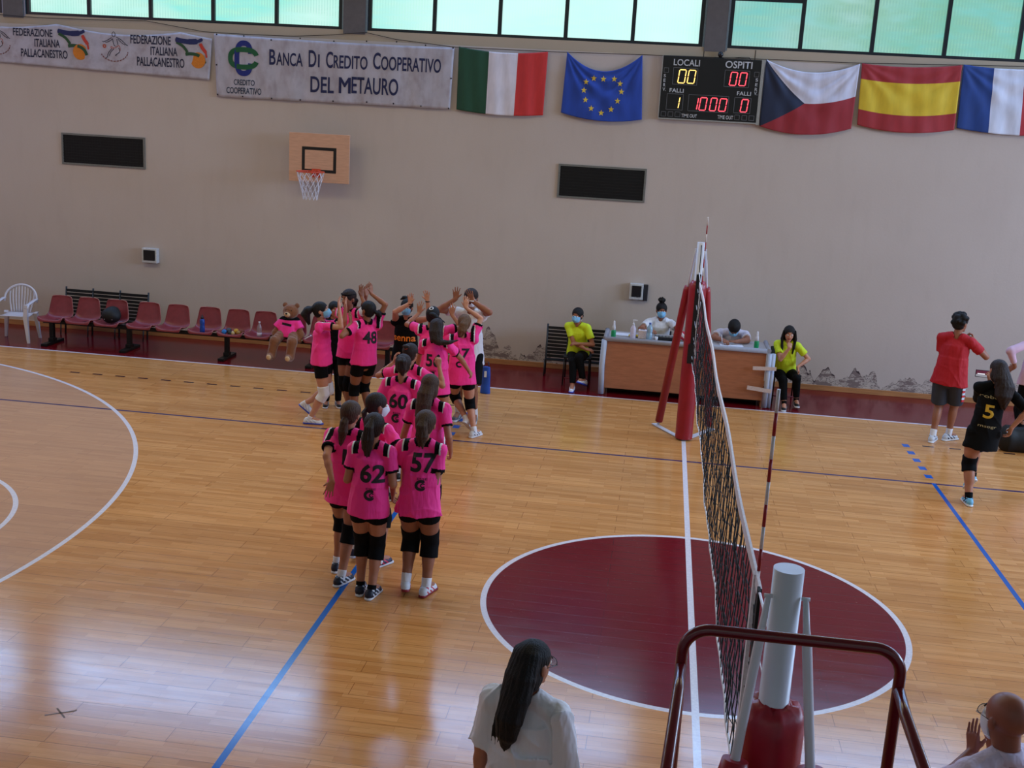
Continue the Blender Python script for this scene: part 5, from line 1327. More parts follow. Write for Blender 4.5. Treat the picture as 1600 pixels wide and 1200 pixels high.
I = person('player in pink jersey behind number 60 with both hands raised and an orange hair tie', bH, 1.53, -6, h=.0075, feet=((-.08, 0), (.08, 0)), lean=(.02, .0), skin=skin_m, hair='bun', hairm=H_DARK, seed=9,
    tail=dict(p=[(0, -.055, .045), (0, -.070, .055), (0, -.080, .045)], r=[.016, .024, .014], n=6), tie=((0, -.070, .050), (206, 90, 60), .020), head=(-14, 2, 0), shoe=BW,
    al=dict(w=ap(616, 566, 2.95), wp=(-1, -.1, -.7), hd=(.12, .1, 1), pn=(.9, .3, 0), kind='relaxed'), ar=dict(w=ap(686, 572, 2.85), wp=(1, 0, -.6), hd=(-.15, 0, 1), pn=(-.5, 1, 0), kind='fist'))
jersey_back(I, '8', .13, .03, False)
# --- the high-five group
b56 = (-3.10, 4.20)
I = person('player in pink jersey number 56, long dark hair swinging right, arms held out', b56, 1.56, -4, feet=((-.07, 0), (.13, -.06)), lean=(.0, -.03), skin=skin_m, hair='long', hairm=H_DARK, seed=10, hem=.09, fit=1.02,
    tail=dict(p=[(0, -.03, .03), (.01, -.06, -.03), (.02, -.075, -.08), (.05, -.085, -.105), (.12, -.085, -.10), (.17, -.07, -.085)], r=[.045, .050, .046, .038, .026, .010], n=9, fl=.7), head=(0, 6, 0), shoe=RD,
    al=dict(w=ap(652, 578, 4.55), wp=(-1, 0, .2), kind='relaxed'), ar=dict(w=ap(737, 585, 4.5), wp=(1, .1, .5), kind='relaxed'), fold=1.3)
jersey_back(I, '56', .185, 0)
bP = (-3.30, 4.82)
I = person('player in pink jersey behind number 56, white hair tie, reaching both hands up', bP, 1.60, 4, feet=((-.07, 0), (.07, 0)), skin=skin_m, hair='pony', hairm=H_BLACK, seed=11,
    tail=dict(p=[(0, -.058, .03), (.02, -.075, .02), (.06, -.075, -.005), (.10, -.07, -.02)], r=[.014, .026, .024, .012], n=7), tie=((-.006, -.045, .060), (224, 220, 222), .022), head=(-8, 0, 4), shoe=RD,
    al=dict(w=ap(655, 489, 5.15), wp=(-1, 0, -.4), hd=(.05, .1, 1), pn=(.1, 1, 0), kind='wide'), ar=dict(w=ap(706, 492, 5.1), wp=(1, 0, -.4), hd=(.08, .1, 1), pn=(0, 1, 0), kind='open'))
bF = (-2.82, 4.78)
I = person('player in pink jersey number 17 leaning left with one hand raised, beside number 56', bF, 1.56, 6, feet=((.02, -.02, .05, -25, 35), (.14, -.08, 0, -30)), hip=(-.06, .0, .78), lean=(.04, -.02), skin=skin_l, hair='pony', hairm=H_LIGHT, seed=12,
    tail=dict(p=[(0, -.055, .04), (-.01, -.074, .0), (-.015, -.078, -.05), (-.02, -.07, -.09)], r=[.018, .032, .034, .018], n=8), head=(12, 0, 8), shoe=((206, 206, 214), (30, 34, 60), (216, 214, 220)), hem=.065, fit=1.05, kpl=(-.5, 1, 0), kpr=(-.2, 1, 0),
    al=dict(w=ap(704, 520, 4.95), wp=(-1, 0, -.5), kind='open'), ar=dict(w=ap(728, 481, 4.95), wp=(1, .2, -.3), hd=(-.03, .1, 1), pn=(-.2, 1, 0), kind='open'), fold=1.6)
printed(I, [('17', .02, .30, .17, .125)])
printed(I, [(circle_pts(-.02, .16, .036, 50, 320, 16, .03), [.006]+[.022]*14+[.016, .004])], name='sponsor_emblem')
bG = (-2.92, 5.50)
I = person('man in white tee shirt, black shorts and white mask raising both hands for high fives', bG, 1.76, 178, feet=((-.13, .04), (.10, 0)), top='tee', topm=wht, low='loose', lowm=blk, shortlen=.9, skin=skin_d, hair='short', hairm=H_DARK, mask=mask_w, seed=13, hem=.07, fit=1.05, aw=1.2, lw=1.05, pads=None,
    head=(5, -4, 0), shoe=GR, al=dict(w=ap(738, 470, 5.25), wp=(1, -.2, -.5), hd=(-.35, -.25, 1), pn=(-.2, -1, 0), kind='wide'), ar=dict(w=ap(712, 467, 5.30), wp=(-1, -.2, -.5), hd=(.05, -.15, 1), pn=(.1, -1, 0), kind='wide'), socklen=.06)
q = B(); wv = I['arms'][-1][2]; q.tube([tuple(wv+V(math.cos(k*PI/6)*.034, math.sin(k*PI/6)*.034, 0)) for k in range(13)], .008, 6, cap=False); q.obj('wristband', wht, I['root'], True)
bD = (-3.80, 5.62)
I = person('woman in black sleeveless top with orange lettering and light blue mask raising both hands', bD, 1.54, 178, feet=((-.08, 0), (.08, 0)), top='tank', topm=blk, sleeve=0, low='pants', lowm=blk, skin=skin_l, hair='up', hairm=H_BLACK, mask=mask_m, seed=14, hem=.04, w=1.1, aw=1.15,
    tail=dict(p=[(.0, -.045, .06), (.03, -.06, .075), (.055, -.055, .06)], r=[.014, .026, .014], n=6), head=(2, 0, 0), shoe=BW,
    ar=dict(w=ap(641, 474, 5.42), wp=(-1, -.2, -.6), hd=(.02, -.1, 1), pn=(.1, -1, 0), kind='open'), al=dict(w=ap(668, 470, 5.45), wp=(.4, -.2, -.8), hd=(-.12, -.1, 1), pn=(-.1, -1, 0), kind='wide'))
om = mat('orange_print', srgb(236, 130, 30), .5)
printed(I, [('senna', 0, .155*1.6, .30, .065, .015)], back=False, m=om, name='chest_lettering')
for s in (-1, 1):
    q = B(); wv = I['arms'][s][2]; q.tube([tuple(wv+V(math.cos(k*PI/6)*.027, math.sin(k*PI/6)*.027, -.01)) for k in range(13)], .006, 6, cap=False); q.obj('bracelet', blk, I['root'], True)
bC = (-4.20, 4.86)
I = person('player in pink jersey number 48, dark bun, white mask, hands raised', bC, 1.59, 42, feet=((-.06, .06), (.10, -.05, .0, -10, 20)), hip=(.02, -.02, .83), lean=(-.02, .04), skin=skin_d, hair='bun', hairm=H_BLACK, mask=mask_w, seed=15,
    tail=dict(p=[(.02, -.062, .0), (.03, -.085, -.005), (.035, -.10, -.02)], r=[.016, .030, .022], n=7), head=(25, -8, 0), shoe=BW, hem=.012,
    al=dict(w=ap(548, 505, 4.72), wp=(-.3, -1, -.8), hd=(-.12, .1, 1), pn=(-1, .2, 0), kind='open'), ar=dict(w=ap(580, 459, 5.0), wp=(1, -.2, -.2), hd=(-.10, .1, 1), pn=(-.9, .3, 0), kind='open'), fold=1.4)
jersey_back(I, '48', .215, .01, False)
bB = (-4.46, 5.22)
I = person('tall player in pink jersey with dark headband facing the camera, hands raised, black kneepad', bB, 1.68, 165, feet=((.0, .0), (-.0, -.05)), lean=(.02, .02), skin=skin_d, hair='pony', hairm=H_DARK, seed=16, head=(-12, 4, 0), hem=.035,
    tail=dict(p=[(0, -.055, .0), (.01, -.08, -.03), (.02, -.085, -.09)], r=[.014, .030, .014], n=7), shoe=((40, 26, 36), (150, 40, 60), (150, 140, 146)), w=.95,
    al=dict(w=ap(565, 463, 5.05), wp=(.6, -.6, -.6), hd=(-.02, .0, 1), pn=(.6, -.6, 0), kind='open'), ar=dict(w=ap(572, 462, 5.2), wp=(.2, .6, -.6), hd=(.02, 0, 1), pn=(.7, -.4, 0), kind='open'))
hb = B(); Hc, AXh, HS_ = I['hc'], I['AX'], I['HS']
hb.tube([tuple(Hc+AXh[0]*math.cos(k*PI/12)*.053*HS_+AXh[1]*(math.sin(k*PI/12)*.060-.004)*HS_+AXh[2]*(.036+.004*math.sin(k*PI/12))*HS_) for k in range(25)], .006, 6, cap=False); hb.obj('headband', blk, I['root'], True)
bO = (-4.80, 5.60)
I = person('person dressed in black standing half hidden behind the two players on the left', bO, 1.44, 200, feet=((-.08, 0), (.08, 0)), top='tee', topm=blk, low='pants', lowm=blk, skin=skin_m, hair='long', hairm=H_BLACK, seed=17, w=1.05, tail=dict(p=[(0, -.03, .0), (-.03, -.06, -.06), (-.05, -.05, -.13)], r=[.045, .045, .02], n=8), head=(10, 6, 0), shoe=BW, pads=None)
bA = (-4.80, 4.72)
I = person('player in pink jersey with white kneepads and blue mask, facing right, hand raised', bA, 1.58, -82, feet=((-.10, -.16, .06, 0, 38), (.08, -.02, 0, 0)), hip=(0.0, .10, .80), lean=(-.02, .0), skin=skin_l, hair='bun', hairm=H_BLACK, mask=mask_m, seed=18,
    tail=dict(p=[(0, -.06, .03), (0, -.10, .02), (.0, -.13, -.01), (0, -.12, -.07)], r=[.022, .046, .044, .02], n=8), head=(0, -10, 0), shoe=WS, pads=wht, padlen=.065, hem=.005, socklen=.02, kpl=(0, 1, 0), kpr=(0, 1, 0),
    al=dict(w=ap(540, 482, 4.85), wp=(.2, .3, -1), hd=(-.02, 0, 1), pn=(1, 0, 0), kind='open'), ar=dict(w=ap(530, 482, 4.65), wp=(.35, -.1, -1), hd=(-.06, .0, 1), pn=(1, 0, 0), kind='open'), fold=1.5)

# --- officials by the wall
def steel_chair(x, y, rz, label):
    r = thing('steel_chair', label, 'chair', (x, y, 0), math.radians(rz))
    B().box((0, 0, .445), (.42, .40, .022), bev=.008).obj('seat', mat('black_seat_pad', srgb(22, 22, 24), .6), r)
    B().box((0, .20, .70), (.40, .02, .22), rot=Matrix.Rotation(-.12, 3, 'X'), bev=.008).obj('backrest', mat('black_seat_pad', srgb(22, 22, 24), .6), r)
    for sx in (-1, 1):
        B().tube([(sx*.20, -.20, .0), (sx*.19, -.18, .44)], .011, 8).obj('leg', black_steel, r); B().tube([(sx*.20, .22, .0), (sx*.19, .17, .44), (sx*.19, .215, .80)], .011, 8).obj('leg', black_steel, r)
    B().tube([(-.2, -.19, .12), (.2, -.19, .12)], .009, 6).obj('stretcher', mat('red_stretcher', srgb(110, 26, 38), .5), r)
bR1 = (-1.64, 8.16); steel_chair(-1.64, 8.22, 0, 'dark steel chair under the official left of the scorers table')
I = person('seated official in neon yellow tee and blue mask, left of the scorers table', bR1, 1.56, 172, feet=(rel(bR1, 172, (-1.50, 7.80, .13))[:2]+(.13, -20, -20), rel(bR1, 172, (-1.66, 7.72, 0))[:2]+(0, 8)), hip=(0, -.02, .495), lean=(.36, 0), kpl=(.2, .6, 1), kpr=(-.1, .6, 1),
    top='tee', topm=yelt, low='pants', lowm=blk, trlen=.9, skin=skin_m, hair='bun', hairm=H_BLACK, mask=mask_m, seed=20, sock=None, head=(-12, 0, 0), shoe=WS, tail=dict(p=[(0, -.06, .0), (0, -.075, -.03), (0, -.06, -.07)], r=[.02, .03, .015], n=6), hem=.0,
    al=dict(w=(-1.62, 7.88, .70), wp=(1, .2, -.8), hd=(-1, -.1, .0), pn=(0, .3, -1), kind='relaxed'), ar=dict(w=(-1.50, 7.86, .63), wp=(-1, .2, -.8), hd=(1, -.1, -.1), pn=(0, .3, -1), kind='relaxed'))
bT1 = (-.42, 8.72); steel_chair(-.42, 8.78, 0, 'dark steel chair behind the table under woman with top bun')
I = person('seated woman in white tee with a high bun and blue mask behind the scorers table', bT1, 1.60, 184, feet=((-.1, .3), (.1, .3)), hip=(0, 0, .52), lean=(.12, .0), kpl=(0, .6, 1), kpr=(0, .6, 1), top='tee', topm=wht, low='pants', lowm=blk, skin=skin_d, hair='up', hairm=H_BLACK, mask=mask_m, seed=21, w=1.1, fit=1.05,
    tail=dict(p=[(0, -.03, .07), (0.005, -.02, .10), (.01, -.01, .12)], r=[.022, .034, .02], n=6), head=(4, 8, 0), al=dict(w=(-.14, 8.20, .93), wp=(1, 0, -.3), pn=(0, 0, -1), kind='relaxed'), ar=dict(w=(-.56, 8.24, .93), wp=(-1, 0, -.3), pn=(0, 0, -1), kind='relaxed'), hem=.0, sock=None)
bT2 = (.70, 8.66); steel_chair(.70, 8.74, 0, 'dark steel chair behind the table under the writing man')
I = person('seated man in pale tee bent over the scorers table writing with a pen', bT2, 1.76, 180, feet=((-.1, .3), (.1, .3)), hip=(0, -.02, .50), lean=(.62, .0), kpl=(0, .6, 1), kpr=(0, .6, 1), top='tee', topm=grey_t, low='pants', lowm=blk, skin=skin_d, hair='short', hairm=H_BLACK, seed=22, w=1.15, fit=1.02, aw=1.15,
    head=(0, 48, 0), al=dict(w=(.72, 7.92, .915), wp=(1, .0, -.1), hd=(-1, -.1, .0), pn=(0, 0, -1), kind='relaxed'), ar=dict(w=(.54, 7.90, .925), wp=(-1, .0, -.1), hd=(.4, -.9, -.1), pn=(.3, 0, -1), kind='grip'), hem=.0, sock=None, mask=mask_m)
pen = thing('pen', 'white pen held by the man writing at the scorers table', 'pen', (.52, 7.83, .93)); B().tube([(.0, 0, -.045), (-.02, -.01, .09)], .006, 6).obj('barrel', whp, pen)
bR2 = (1.50, 8.12); steel_chair(1.52, 8.20, 8, 'dark steel chair with red rung under the long-haired official')
I = person('seated official in neon yellow tee, long black hair, right of the scorers table', bR2, 1.54, 176, feet=(rel(bR2, 176, (1.69, 7.85, .03))[:2]+(.03, 10), rel(bR2, 176, (1.50, 7.66, 0))[:2]+(0, 0)), hip=(0, -.02, .49), lean=(.38, .0), kpl=(0, .6, 1), kpr=(0, .6, 1),
    top='tee', topm=yelt, low='pants', lowm=blk, trlen=.82, skin=skin_l, hair='long', hairm=H_BLACK, seed=23, sock=blk, shoe=BW, hem=.0, head=(6, 4, 0),
    tail=dict(p=[(0, -.03, .02), (.0, -.055, -.05), (.0, -.05, -.12), (.0, -.045, -.19)], r=[.046, .056, .060, .03], n=10, fl=.6), al=dict(w=(1.66, 7.86, .62), wp=(1, .3, -.6), hd=(.3, -.2, -1), pn=(-1, 0, 0), kind='relaxed'), ar=dict(w=(1.50, 7.76, .915), wp=(-.3, -.1, -1), hd=(.0, .5, .6), pn=(0, 1, 0), kind='fist'))
# strands falling in front of the shoulders
q = Fld(I['hc']-.34, I['hc']+.2, .009); hc_, (a0, a1, a2) = I['hc'], I['AX']
for s in (-1, 1):
    for k in range(5):
        w_ = (k-2)*.012; P = [hc_+a0*s*(.075+w_*.4)+a1*(-.01+w_)+a2*.04, hc_+a0*s*(.092+w_*.4)+a1*(.0+w_)-a2*.08, hc_+a0*s*(.088)+a1*(.035+w_)-a2*.20, hc_+a0*s*.075+a1*(.05+w_)-a2*.30]
        for A_, B_2, ra, rb in zip(P, P[1:], (.015, .019, .017), (.019, .017, .008)): q.cone(A_, B_2, ra, rb, k=.008)
q.mesh('hair_strands', H_BLACK, I['root'])

# --- right side
bRed = (3.50, 6.52)
I = person('man in red tee and charcoal shorts seen from behind, hand raised to his face', bRed, 1.76, -24, feet=((-.10, -.06, 0, 0), (.06, .18, 0, -30)), top='tee', topm=redt, low='loose', lowm=charc, shortlen=.86, skin=skin_d, hair='tousled', hairm=H_BLACK, seed=24, w=1.12, fit=1.05, hem=.05, pads=None, lean=(.0, .03),
    head=(-28, 2, 0), shoe=((200, 204, 214), (24, 26, 44), (220, 222, 228)), socklen=.05, ar=dict(w=ap(1523, 532, 6.55), wp=(1, -.3, -1.2), hd=(-.45, .2, .8), pn=(-1, .2, 0), kind='grip'), al=dict(t=(.02, .28, 1.12), pole=(-.3, -.2, -1), kind='relaxed'), aw=1.1)
q = B()
side = I['legs'][1][0]; kk = I['legs'][1][1]
rr_ = nrm(I['Rs']*.9-I['Fs']*.42)
for k in range(7):
    t = .18+.62*k/7; p = side+(kk-side)*t+rr_*.116; q.mi = k % 2
    q.box(Vector(p), (.012, .055, .042), rot=Matrix.Rotation(math.atan2(rr_[1], rr_[0]), 3, 'Z'))
q.obj('side_stripe', [mat('red_side_print', srgb(196, 40, 48), .6), mat('pale_side_print', srgb(196, 214, 226), .6)], I['root'], True)
bBk = (3.26, 3.86)
I = person('player in black kit with yellow number 5 and long hair holding up a phone', bBk, 1.66, 4, h=.0075, feet=((-.07, -.08, 0, 0), (.08, .26, .05, 10, 40)), lean=(.02, .09), hip=(.03, .04, .84), top='tee', topm=blk, low='shorts', lowm=blk, shortlen=.34, skin=skin_m, hair='long', hairm=H_DARK, seed=25, w=1.04, lw=1.12, shoe=BL, sock=blk, hem=.12, fit=.93, sleeve=.9, kpr=(-.1, 1, 0),
    tail=dict(p=[(0, -.03, .02), (.010, -.060, -.05), (.030, -.075, -.10), (.026, -.085, -.16), (.045, -.08, -.225)], r=[.046, .056, .060, .054, .026], n=12, fl=.7), head=(14, 4, 4),
    al=dict(w=ap(1548, 596, 4.10), wp=(-.6, -.3, -.8), hd=(-.2, .2, 1), pn=(-.2, 1, 0), kind='grip'), ar=dict(w=ap(1581, 668, 3.80), wp=(1, -.4, 0), hd=(-.2, .1, -1), kind='relaxed'))
printed(I, [('roberta', 0, .250*1.66, .30, .034, 0), ('msogr', -.02, .045*1.66, .20, .03, 0)], m=mat('gold_small_print', srgb(176, 160, 120), .5), name='name_print'); printed(I, [('5', -.04, .150*1.66, .11, .155, .02)], m=mat('gold_number', srgb(206, 164, 46), .5))
hx = I['hc']
c = np.array(ap(1536, 584, 4.22)); ph = thing('mobile_phone', 'mobile phone held up by player in black, its screen showing the hall', 'phone', tuple(c-V(0, 0, .05)))
B().box(tuple(c), (.165, .010, .085), rot=Matrix.Rotation(-.12, 3, 'Z'), bev=.004).obj('case', mat('black_phone_case', srgb(20, 20, 26), .4), ph, True)
q = B(); R3 = Matrix.Rotation(-.12, 3, 'Z')
def sc_(x0, x1, z0, z1, mi): q.mi = mi; q.poly([tuple(Vector(c)+R3 @ Vector((x, -.0062-.0003*mi, z))) for x, z in ((x0, z0), (x1, z0), (x1, z1), (x0, z1))])
sc_(-.076, .076, -.036, .036, 0); sc_(-.076, .076, -.036, -.008, 1); sc_(-.06, .02, -.008, .004, 2)
q.obj('screen', [mat('phone_screen_wine', (.05, .02, .03), .2, emis=srgb(96, 40, 62), es=.8), mat('phone_screen_grey', (.1, .1, .1), .2, emis=srgb(150, 150, 162), es=.8), mat('phone_screen_bright', (.2, .2, .2), .2, emis=srgb(226, 226, 236), es=1)], ph, True)
bPk = (4.70, 6.85)
I = person('person in long sleeved pink shirt cut by the right edge of the photo', bPk, 1.74, 20, feet=((-.10, -.05, 0, 60), (.10, .05)), top='longsleeve', sleeve=1.72, topm=mat('pale_pink_shirt', srgb(206, 170, 190), .75, bs=14, var=.04), low='pants', lowm=blk, skin=skin_d, hair='short', hairm=H_DARK, seed=26, w=1.12, fit=1.05, hem=.03, shoe=BW,
    al=dict(w=ap(1586, 573, 6.75), wp=(-1, -.5, 0), hd=(-.4, .5, -.4), kind='relaxed'))
bagm = mat('black_bag_nylon', srgb(18, 19, 22), .6, bs=20, bump=.4)
bg = thing('sports_bag', 'black sports bag with metal ring on the floor behind player in black', 'bag', (4.35, 6.35, 0))
F = Fld((3.9, 5.9, -.02), (5.1, 6.9, .62), .012); F.etube((4.30, 6.40, .16), (4.74, 6.46, .17), (.15, .18), (.15, .18), (0, 1, 0), (0, 0, 1), k=.05); F.ell((4.31, 6.40, .16), (.12, .15, .18), ((1, 0, 0), (0, 1, 0), (0, 0, 1)), k=.06); F.folds(.003, 4, 6, 6, 5); F.mesh('body', bagm, bg)
q = B(); q.tube([(4.28+.03*math.cos(k*PI/8), 6.25, .31+.03*math.sin(k*PI/8)) for k in range(17)], .005, 6, cap=False); q.obj('ring', mat('steel_ring', srgb(190, 190, 196), .3, metal=.8), bg, True)
q = B(); q.tube([(4.34, 6.35, .34), (4.38, 6.35, .42), (4.55, 6.38, .46), (4.72, 6.40, .42), (4.76, 6.42, .34)], .014, 8); q.obj('handle', bagm, bg, True)
wb = thing('tote_bag', 'blue bag with white emblem standing on the dark red floor behind man in white', 'bag', (-2.78, 8.0, 0))
x0, y0 = fa(758, 614)
wb.location = (x0, y0, 0); F = Fld((x0-.2, y0-.2, -.02), (x0+.2, y0+.2, .5), .008); F.etube((x0, y0, .0), (x0+.0, y0, .40), (.075, .06), (.055, .035), (1, 0, 0), (0, 1, 0), k=0); F.folds(.002, 3, 14, 6, 5); F.mesh('body', mat('blue_bag_cloth', srgb(28, 70, 160), .55, bs=8, var=.2), wb)
q = B(); q.tube([(x0-.04, y0, .38), (x0-.03, y0, .47), (x0+.03, y0, .47), (x0+.04, y0, .38)], .008, 6); q.obj('handle', mat('navy_strap', srgb(30, 34, 60), .6), wb, True)
q = B(); q.box((x0, y0-.062, .30), (.035, .006, .09)); q.obj('emblem', mat('white_print', srgb(214, 214, 222), .6), wb, True)

# --- foreground: woman and man standing at the near side line
bW = (-.97, -4.32)
I = person('woman in white tee with long loose black hair, seen from behind in foreground', bW, 1.625, -12, h=.0055, feet=((-.08, 0), (.08, 0)), top='tee', topm=wht, low='pants', lowm=charc, skin=skin_m, hair='long', hairm=H_BLACK, seed=30, w=1.02, vol=.93, fit=1.04, sleeve=.92, head=(-26, 8, 0), fold=2.6, shoe=BW,
    tail=dict(p=[(0, -.03, .03), (.006, -.052, -.03), (.010, -.066, -.09), (.012, -.080, -.15), (.012, -.080, -.20), (.010, -.074, -.235)], r=[.044, .046, .044, .040, .032, .012], n=11, fl=.5), al=dict(t=(-.24, .06, .80), pole=(-.6, -1, 0)), ar=dict(t=(.24, .06, .80), pole=(.6, -1, 0)))
def glasses(I, label):
    hc, (a, f, u), HS = I['hc'], I['AX'], I['HS']; r = thing('eyeglasses', label, 'glasses', tuple(hc)); q = B()
    for s in (-1, 1):
        c = hc+a*s*.020*HS+f*.061*HS+u*.002*HS
        q.tube([tuple(c+a*math.cos(k*PI/8)*.017*HS+u*math.sin(k*PI/8)*.013*HS) for k in range(17)], .0016, 6, cap=False)
        q.tube([tuple(c+a*s*.017*HS), tuple(hc+a*s*.050*HS+f*.050*HS+u*.003*HS), tuple(hc+a*s*.052*HS-f*.004*HS+u*.002*HS), tuple(hc+a*s*.051*HS-f*.014*HS-u*.008*HS)], .0018, 6)
    q.tube([tuple(hc+a*-.004*HS+f*.067*HS+u*.003*HS), tuple(hc+a*.004*HS+f*.067*HS+u*.003*HS)], .0016, 6); q.obj('frame', mat('black_glasses', srgb(18, 18, 22), .3), r, True)
    q = B()
    for s in (-1, 1):
        c = hc+a*s*.020*HS+f*.061*HS+u*.002*HS; q.poly([tuple(c+a*math.cos(k*PI/8)*.016*HS+u*math.sin(k*PI/8)*.012*HS) for k in range(16)])
    o = q.obj('lens', mat('clear_plastic', (.86, .90, .93), .12, trans=.85), r, True); solid(o, .0015)
glasses(I, 'dark framed glasses worn by the long-haired woman in the foreground')
# loose strands on the left shoulder
q = Fld(I['hc']-V(.32, .3, .5), I['hc']+V(.2, .2, .12), .006); hc_, (a0, a1, a2) = I['hc'], I['AX']; r9 = random.Random(4)
for k in range(6):
    P = [hc_+V(-.05, -.05, -.02-.01*k), hc_+V(-.085-.006*k, -.075, -.13), hc_+V(-.115-.007*k, -.095, -.20-.006*k), hc_+V(-.125-.007*k, -.115, -.28-.02*r9.random()), hc_+V(-.115-.010*k, -.125, -.35-.03*r9.random())]
    P = [np.array(p) for p in smooth_pts([tuple(p) for p in P][:], 4)] if False else P
    for A_, B_2, ra, rb in zip(P, P[1:], (.009, .008, .006, .005), (.008, .006, .005, .003)): q.cone(A_, B_2, ra, rb, k=.004)
q.mesh('hair_strands', H_BLACK, I['root'])
bMn = (1.17, -4.42)
I = person('bald man in pale polo shirt, glasses and mask clapping, lower right corner', bMn, 1.66, 26, h=.0055, feet=((-.1, 0), (.1, 0)), top='polo', topm=mat('pale_lilac_polo', srgb(204, 190, 212), .75, bs=9, var=.02, bump=.9, bd=.035, stretch=(1, 1, .4)), low='pants', lowm=charc, skin=mat('skin_ruddy', srgb(136, 80, 64), .45, bs=12, var=.07), hair='bald', seed=31, w=1.2, fit=1.08, sleeve=.7, head=(0, 4, 0), fold=1.6, mask=mask_w, nw=1.2, shoe=BW, headscale=1.05,
    al=dict(w=tuple(np.array(ap(1524, 1168, -4.13))+V(-.01, .0, -.02)), wp=(-.8, -.6, -.6), hd=(-.05, .15, 1), pn=(.9, .5, 0), kind='flat'), ar=dict(w=tuple(np.array(ap(1545, 1172, -4.10))+V(.03, .03, -.02)), wp=(.6, .2, -1), hd=(-.25, .15, 1), pn=(-.9, -.5, 0), kind='flat'))
glasses(I, 'black framed glasses worn by the bald man in the lower right corner')
nk = I['neck']; q = B(); rr_ = .058*1.74/1.7
rings = []
for k in range(28):
    a = 2*PI*k/28; dr = I['Rs']*math.cos(a)+I['Fs']*math.sin(a); lift = .010 if math.sin(a) < .3 else -.012
    rings.append([tuple(nk+dr*(rr_-.006)+V(0, 0, .030+lift)), tuple(nk+dr*(rr_+.006)+V(0, 0, .026+lift)), tuple(nk+dr*(rr_+.022)+V(0, 0, -.022+lift))])
vs = [[q.b.verts.new(p) for p in r] for r in rings]
for k in range(28):
    for j in range(2): f = q.b.faces.new((vs[k][j], vs[(k+1) % 28][j], vs[(k+1) % 28][j+1], vs[k][j+1])); f.smooth = True
o = q.obj('collar', mat('pale_lilac_polo', (.5, .5, .5)), I['root'], True); solid(o, .005)

# ================================================================== TEDDY BEAR
tx, ty = -6.17, 7.90
fur = mat('brown_plush', srgb(126, 74, 40), .95, bs=90, var=.30, bump=1.0, sheen=.4); cream = mat('cream_plush', srgb(206, 170, 130), .9, bs=60, var=.1)
bear = thing('teddy_bear', 'brown plush teddy bear wearing a pink shirt, sitting on the row of red seats', 'teddy bear', (tx, ty, .41))
I3 = (V(1, 0, 0), V(0, 1, 0), V(0, 0, 1)); P0 = V(tx, ty, 0)
F = Fld((tx-.45, ty-.55, .02), (tx+.45, ty+.35, 1.12), .008)
F.ell(P0+V(0, 0, .56), (.145, .125, .17), I3); F.ell(P0+V(.02, -.02, .85), (.125, .115, .115), I3, k=.03)
for s in (-1, 1):
    F.ell(P0+V(.02+s*.095, .0, .945), (.042, .028, .042), I3, k=.015)
    F.cone(P0+V(s*.13, -.02, .66), P0+V(s*.20, -.08, .50), .055, .058, k=.03); F.cone(P0+V(s*.20, -.08, .50), P0+V(s*.19, -.12, .42), .058, .05, k=.03)
    F.cone(P0+V(s*.085, -.10, .50), P0+V(s*.14, -.30, .42), .075, .075, k=.03); F.cone(P0+V(s*.14, -.30, .42), P0+V(s*.15-.03, -.34, .20), .074, .066, k=.03); F.cone(P0+V(s*.15-.03, -.34, .185), P0+V(s*.15-.03, -.43, .19), .058, .050, k=.03)
F.ell(P0+V(.0, -.115, .83), (.055, .05, .045), I3, k=.02); F.folds(.0012, 3, 40, 40, 6)
F.mesh('body', fur, bear)
F = Fld((tx-.1, ty-.25, .75), (tx+.1, ty+.0, .92), .006); F.ell(P0+V(.0, -.125, .822), (.052, .052, .042), I3, k=0); F.mesh('muzzle', cream, bear)
for s in (-1, 1): B().lathe([(.0, -.009), (.009, 0), (0, .009)], tuple(P0+V(.02+s*.045, -.122, .885)), 10).obj('eye', mat('black_bead', srgb(14, 12, 12), .15), bear, True)
F = Fld((tx-.05, ty-.25, .8), (tx+.05, ty-.1, .9), .004); F.ell(P0+V(0, -.178, .84), (.020, .014, .014), I3, k=0); F.mesh('nose', mat('black_bead', srgb(14, 12, 12), .15), bear)
for s in (-1, 1): 
    F = Fld(tuple(P0+V(s*.15-.1, -.50, .1)), tuple(P0+V(s*.15+.06, -.38, .27)), .006); F.ell(P0+V(s*.15-.03, -.462, .19), (.040, .022, .042), I3, k=0); F.mesh('paw_pad', cream, bear)
F = Fld((tx-.4, ty-.3, .36), (tx+.4, ty+.3, .84), .008)
F.etube(P0+V(0, 0, .74), P0+V(0, -.01, .55), (.12, .12), (.165, .15), I3[0], I3[1], k=.03); F.etube(P0+V(0, -.01, .60), P0+V(0, -.05, .435), (.16, .145), (.20, .19), I3[0], I3[1], k=.03, cuts=[(P0+V(0, 0, .45), (0, 0, -1))])
for s in (-1, 1):
    a_ = P0+V(s*.10, -.01, .70); e_ = P0+V(s*.185, -.06, .585); u_ = nrm(e_-a_); F.cone(a_, e_+u_*.04, .068, .078, k=.03, cuts=[(e_, u_)])
F.folds(.0016, 3, 14, 6, 5)
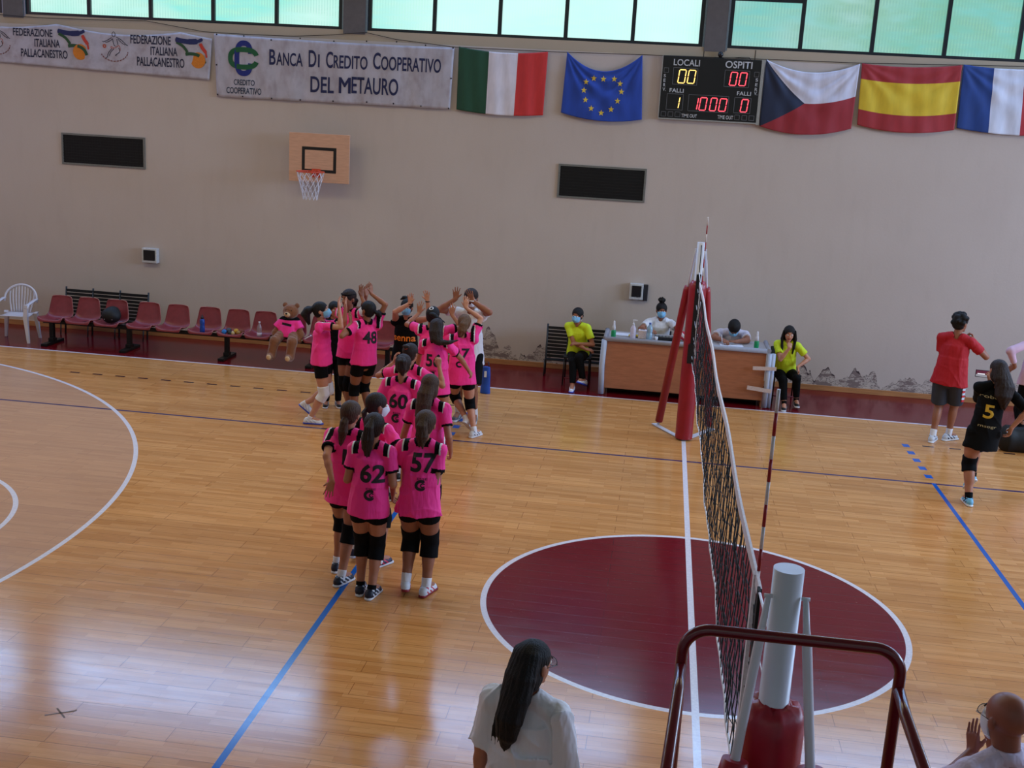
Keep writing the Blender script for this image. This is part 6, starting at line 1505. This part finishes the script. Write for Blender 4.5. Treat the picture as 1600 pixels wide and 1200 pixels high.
bs_ = F.mesh('shirt', [pink, blk, wht], bear, lambda c: (np.abs(c[:, 2]-.745) < .022)*1+((np.abs(c[:, 0]-tx) > .165) & (c[:, 2] > .56) & (c[:, 2] < .60))*1)
q = B(); q.box(tuple(P0+V(0, -.150, .665)), (.15, .008, .035), rot=Matrix.Rotation(.15, 3, 'Y')); q.obj('shirt_print', numk, bear, True)
# black ball-like bag on the third seat
bq = thing('shoulder_bag', 'black round bag lying on the third red seat from the left', 'bag', (-9.15, 7.92, .41))
F = Fld((-9.4, 7.6, .36), (-8.9, 8.2, .85), .008); F.ell((-9.15, 7.93, .545), (.15, .13, .125), I3, k=0); F.ell((-9.13, 7.96, .60), (.10, .10, .10), I3, k=.05); F.folds(.004, 8, 7, 8, 5); F.mesh('body', bagm, bq)
q = B()
for dx in (-.05, .08): q.lathe([(.008, 0), (.008, .006)], (-9.15+dx, 7.80, .50), 8)
q.obj('stud', mat('steel_ring', srgb(190, 190, 196), .3, metal=.8), bq, True)
vb = thing('red_white_ball', 'red and white ball beside the black console on the scorers table', 'ball', (-.07, 7.93, TZ+.0))
F = Fld((-.18, 7.8, TZ-.01), (.06, 8.1, TZ+.22), .006); F.ell((-.06, 7.90, TZ+.075), (.075, .075, .075), I3, k=0); F.mesh('shell', [mat('ball_white', srgb(214, 204, 210), .5), mat('ball_red', srgb(180, 36, 56), .5)], vb, lambda c: (np.sin((c[:, 0]*.7+c[:, 2])*60) > .1)*1)
vb.location = (-.06, 7.90, TZ)
for o in [o for o in vb.children]: o.matrix_parent_inverse = Matrix.Translation(vb.location).inverted()

# small worn cross stuck on the parquet
xm, ym = fa(95, 1114); fm = thing('floor_mark', 'small worn grey cross mark on the parquet at lower left', 'floor mark', (xm, ym, 0))
q = B(); q.box((0, 0, .0006), (.20, .014, .0008), rot=Matrix.Rotation(.55, 3, 'Z')); q.box((0, 0, .0006), (.15, .012, .0008), rot=Matrix.Rotation(-.75, 3, 'Z')); q.obj('tape', mat('worn_grey_tape', srgb(112, 92, 78), .7), fm)
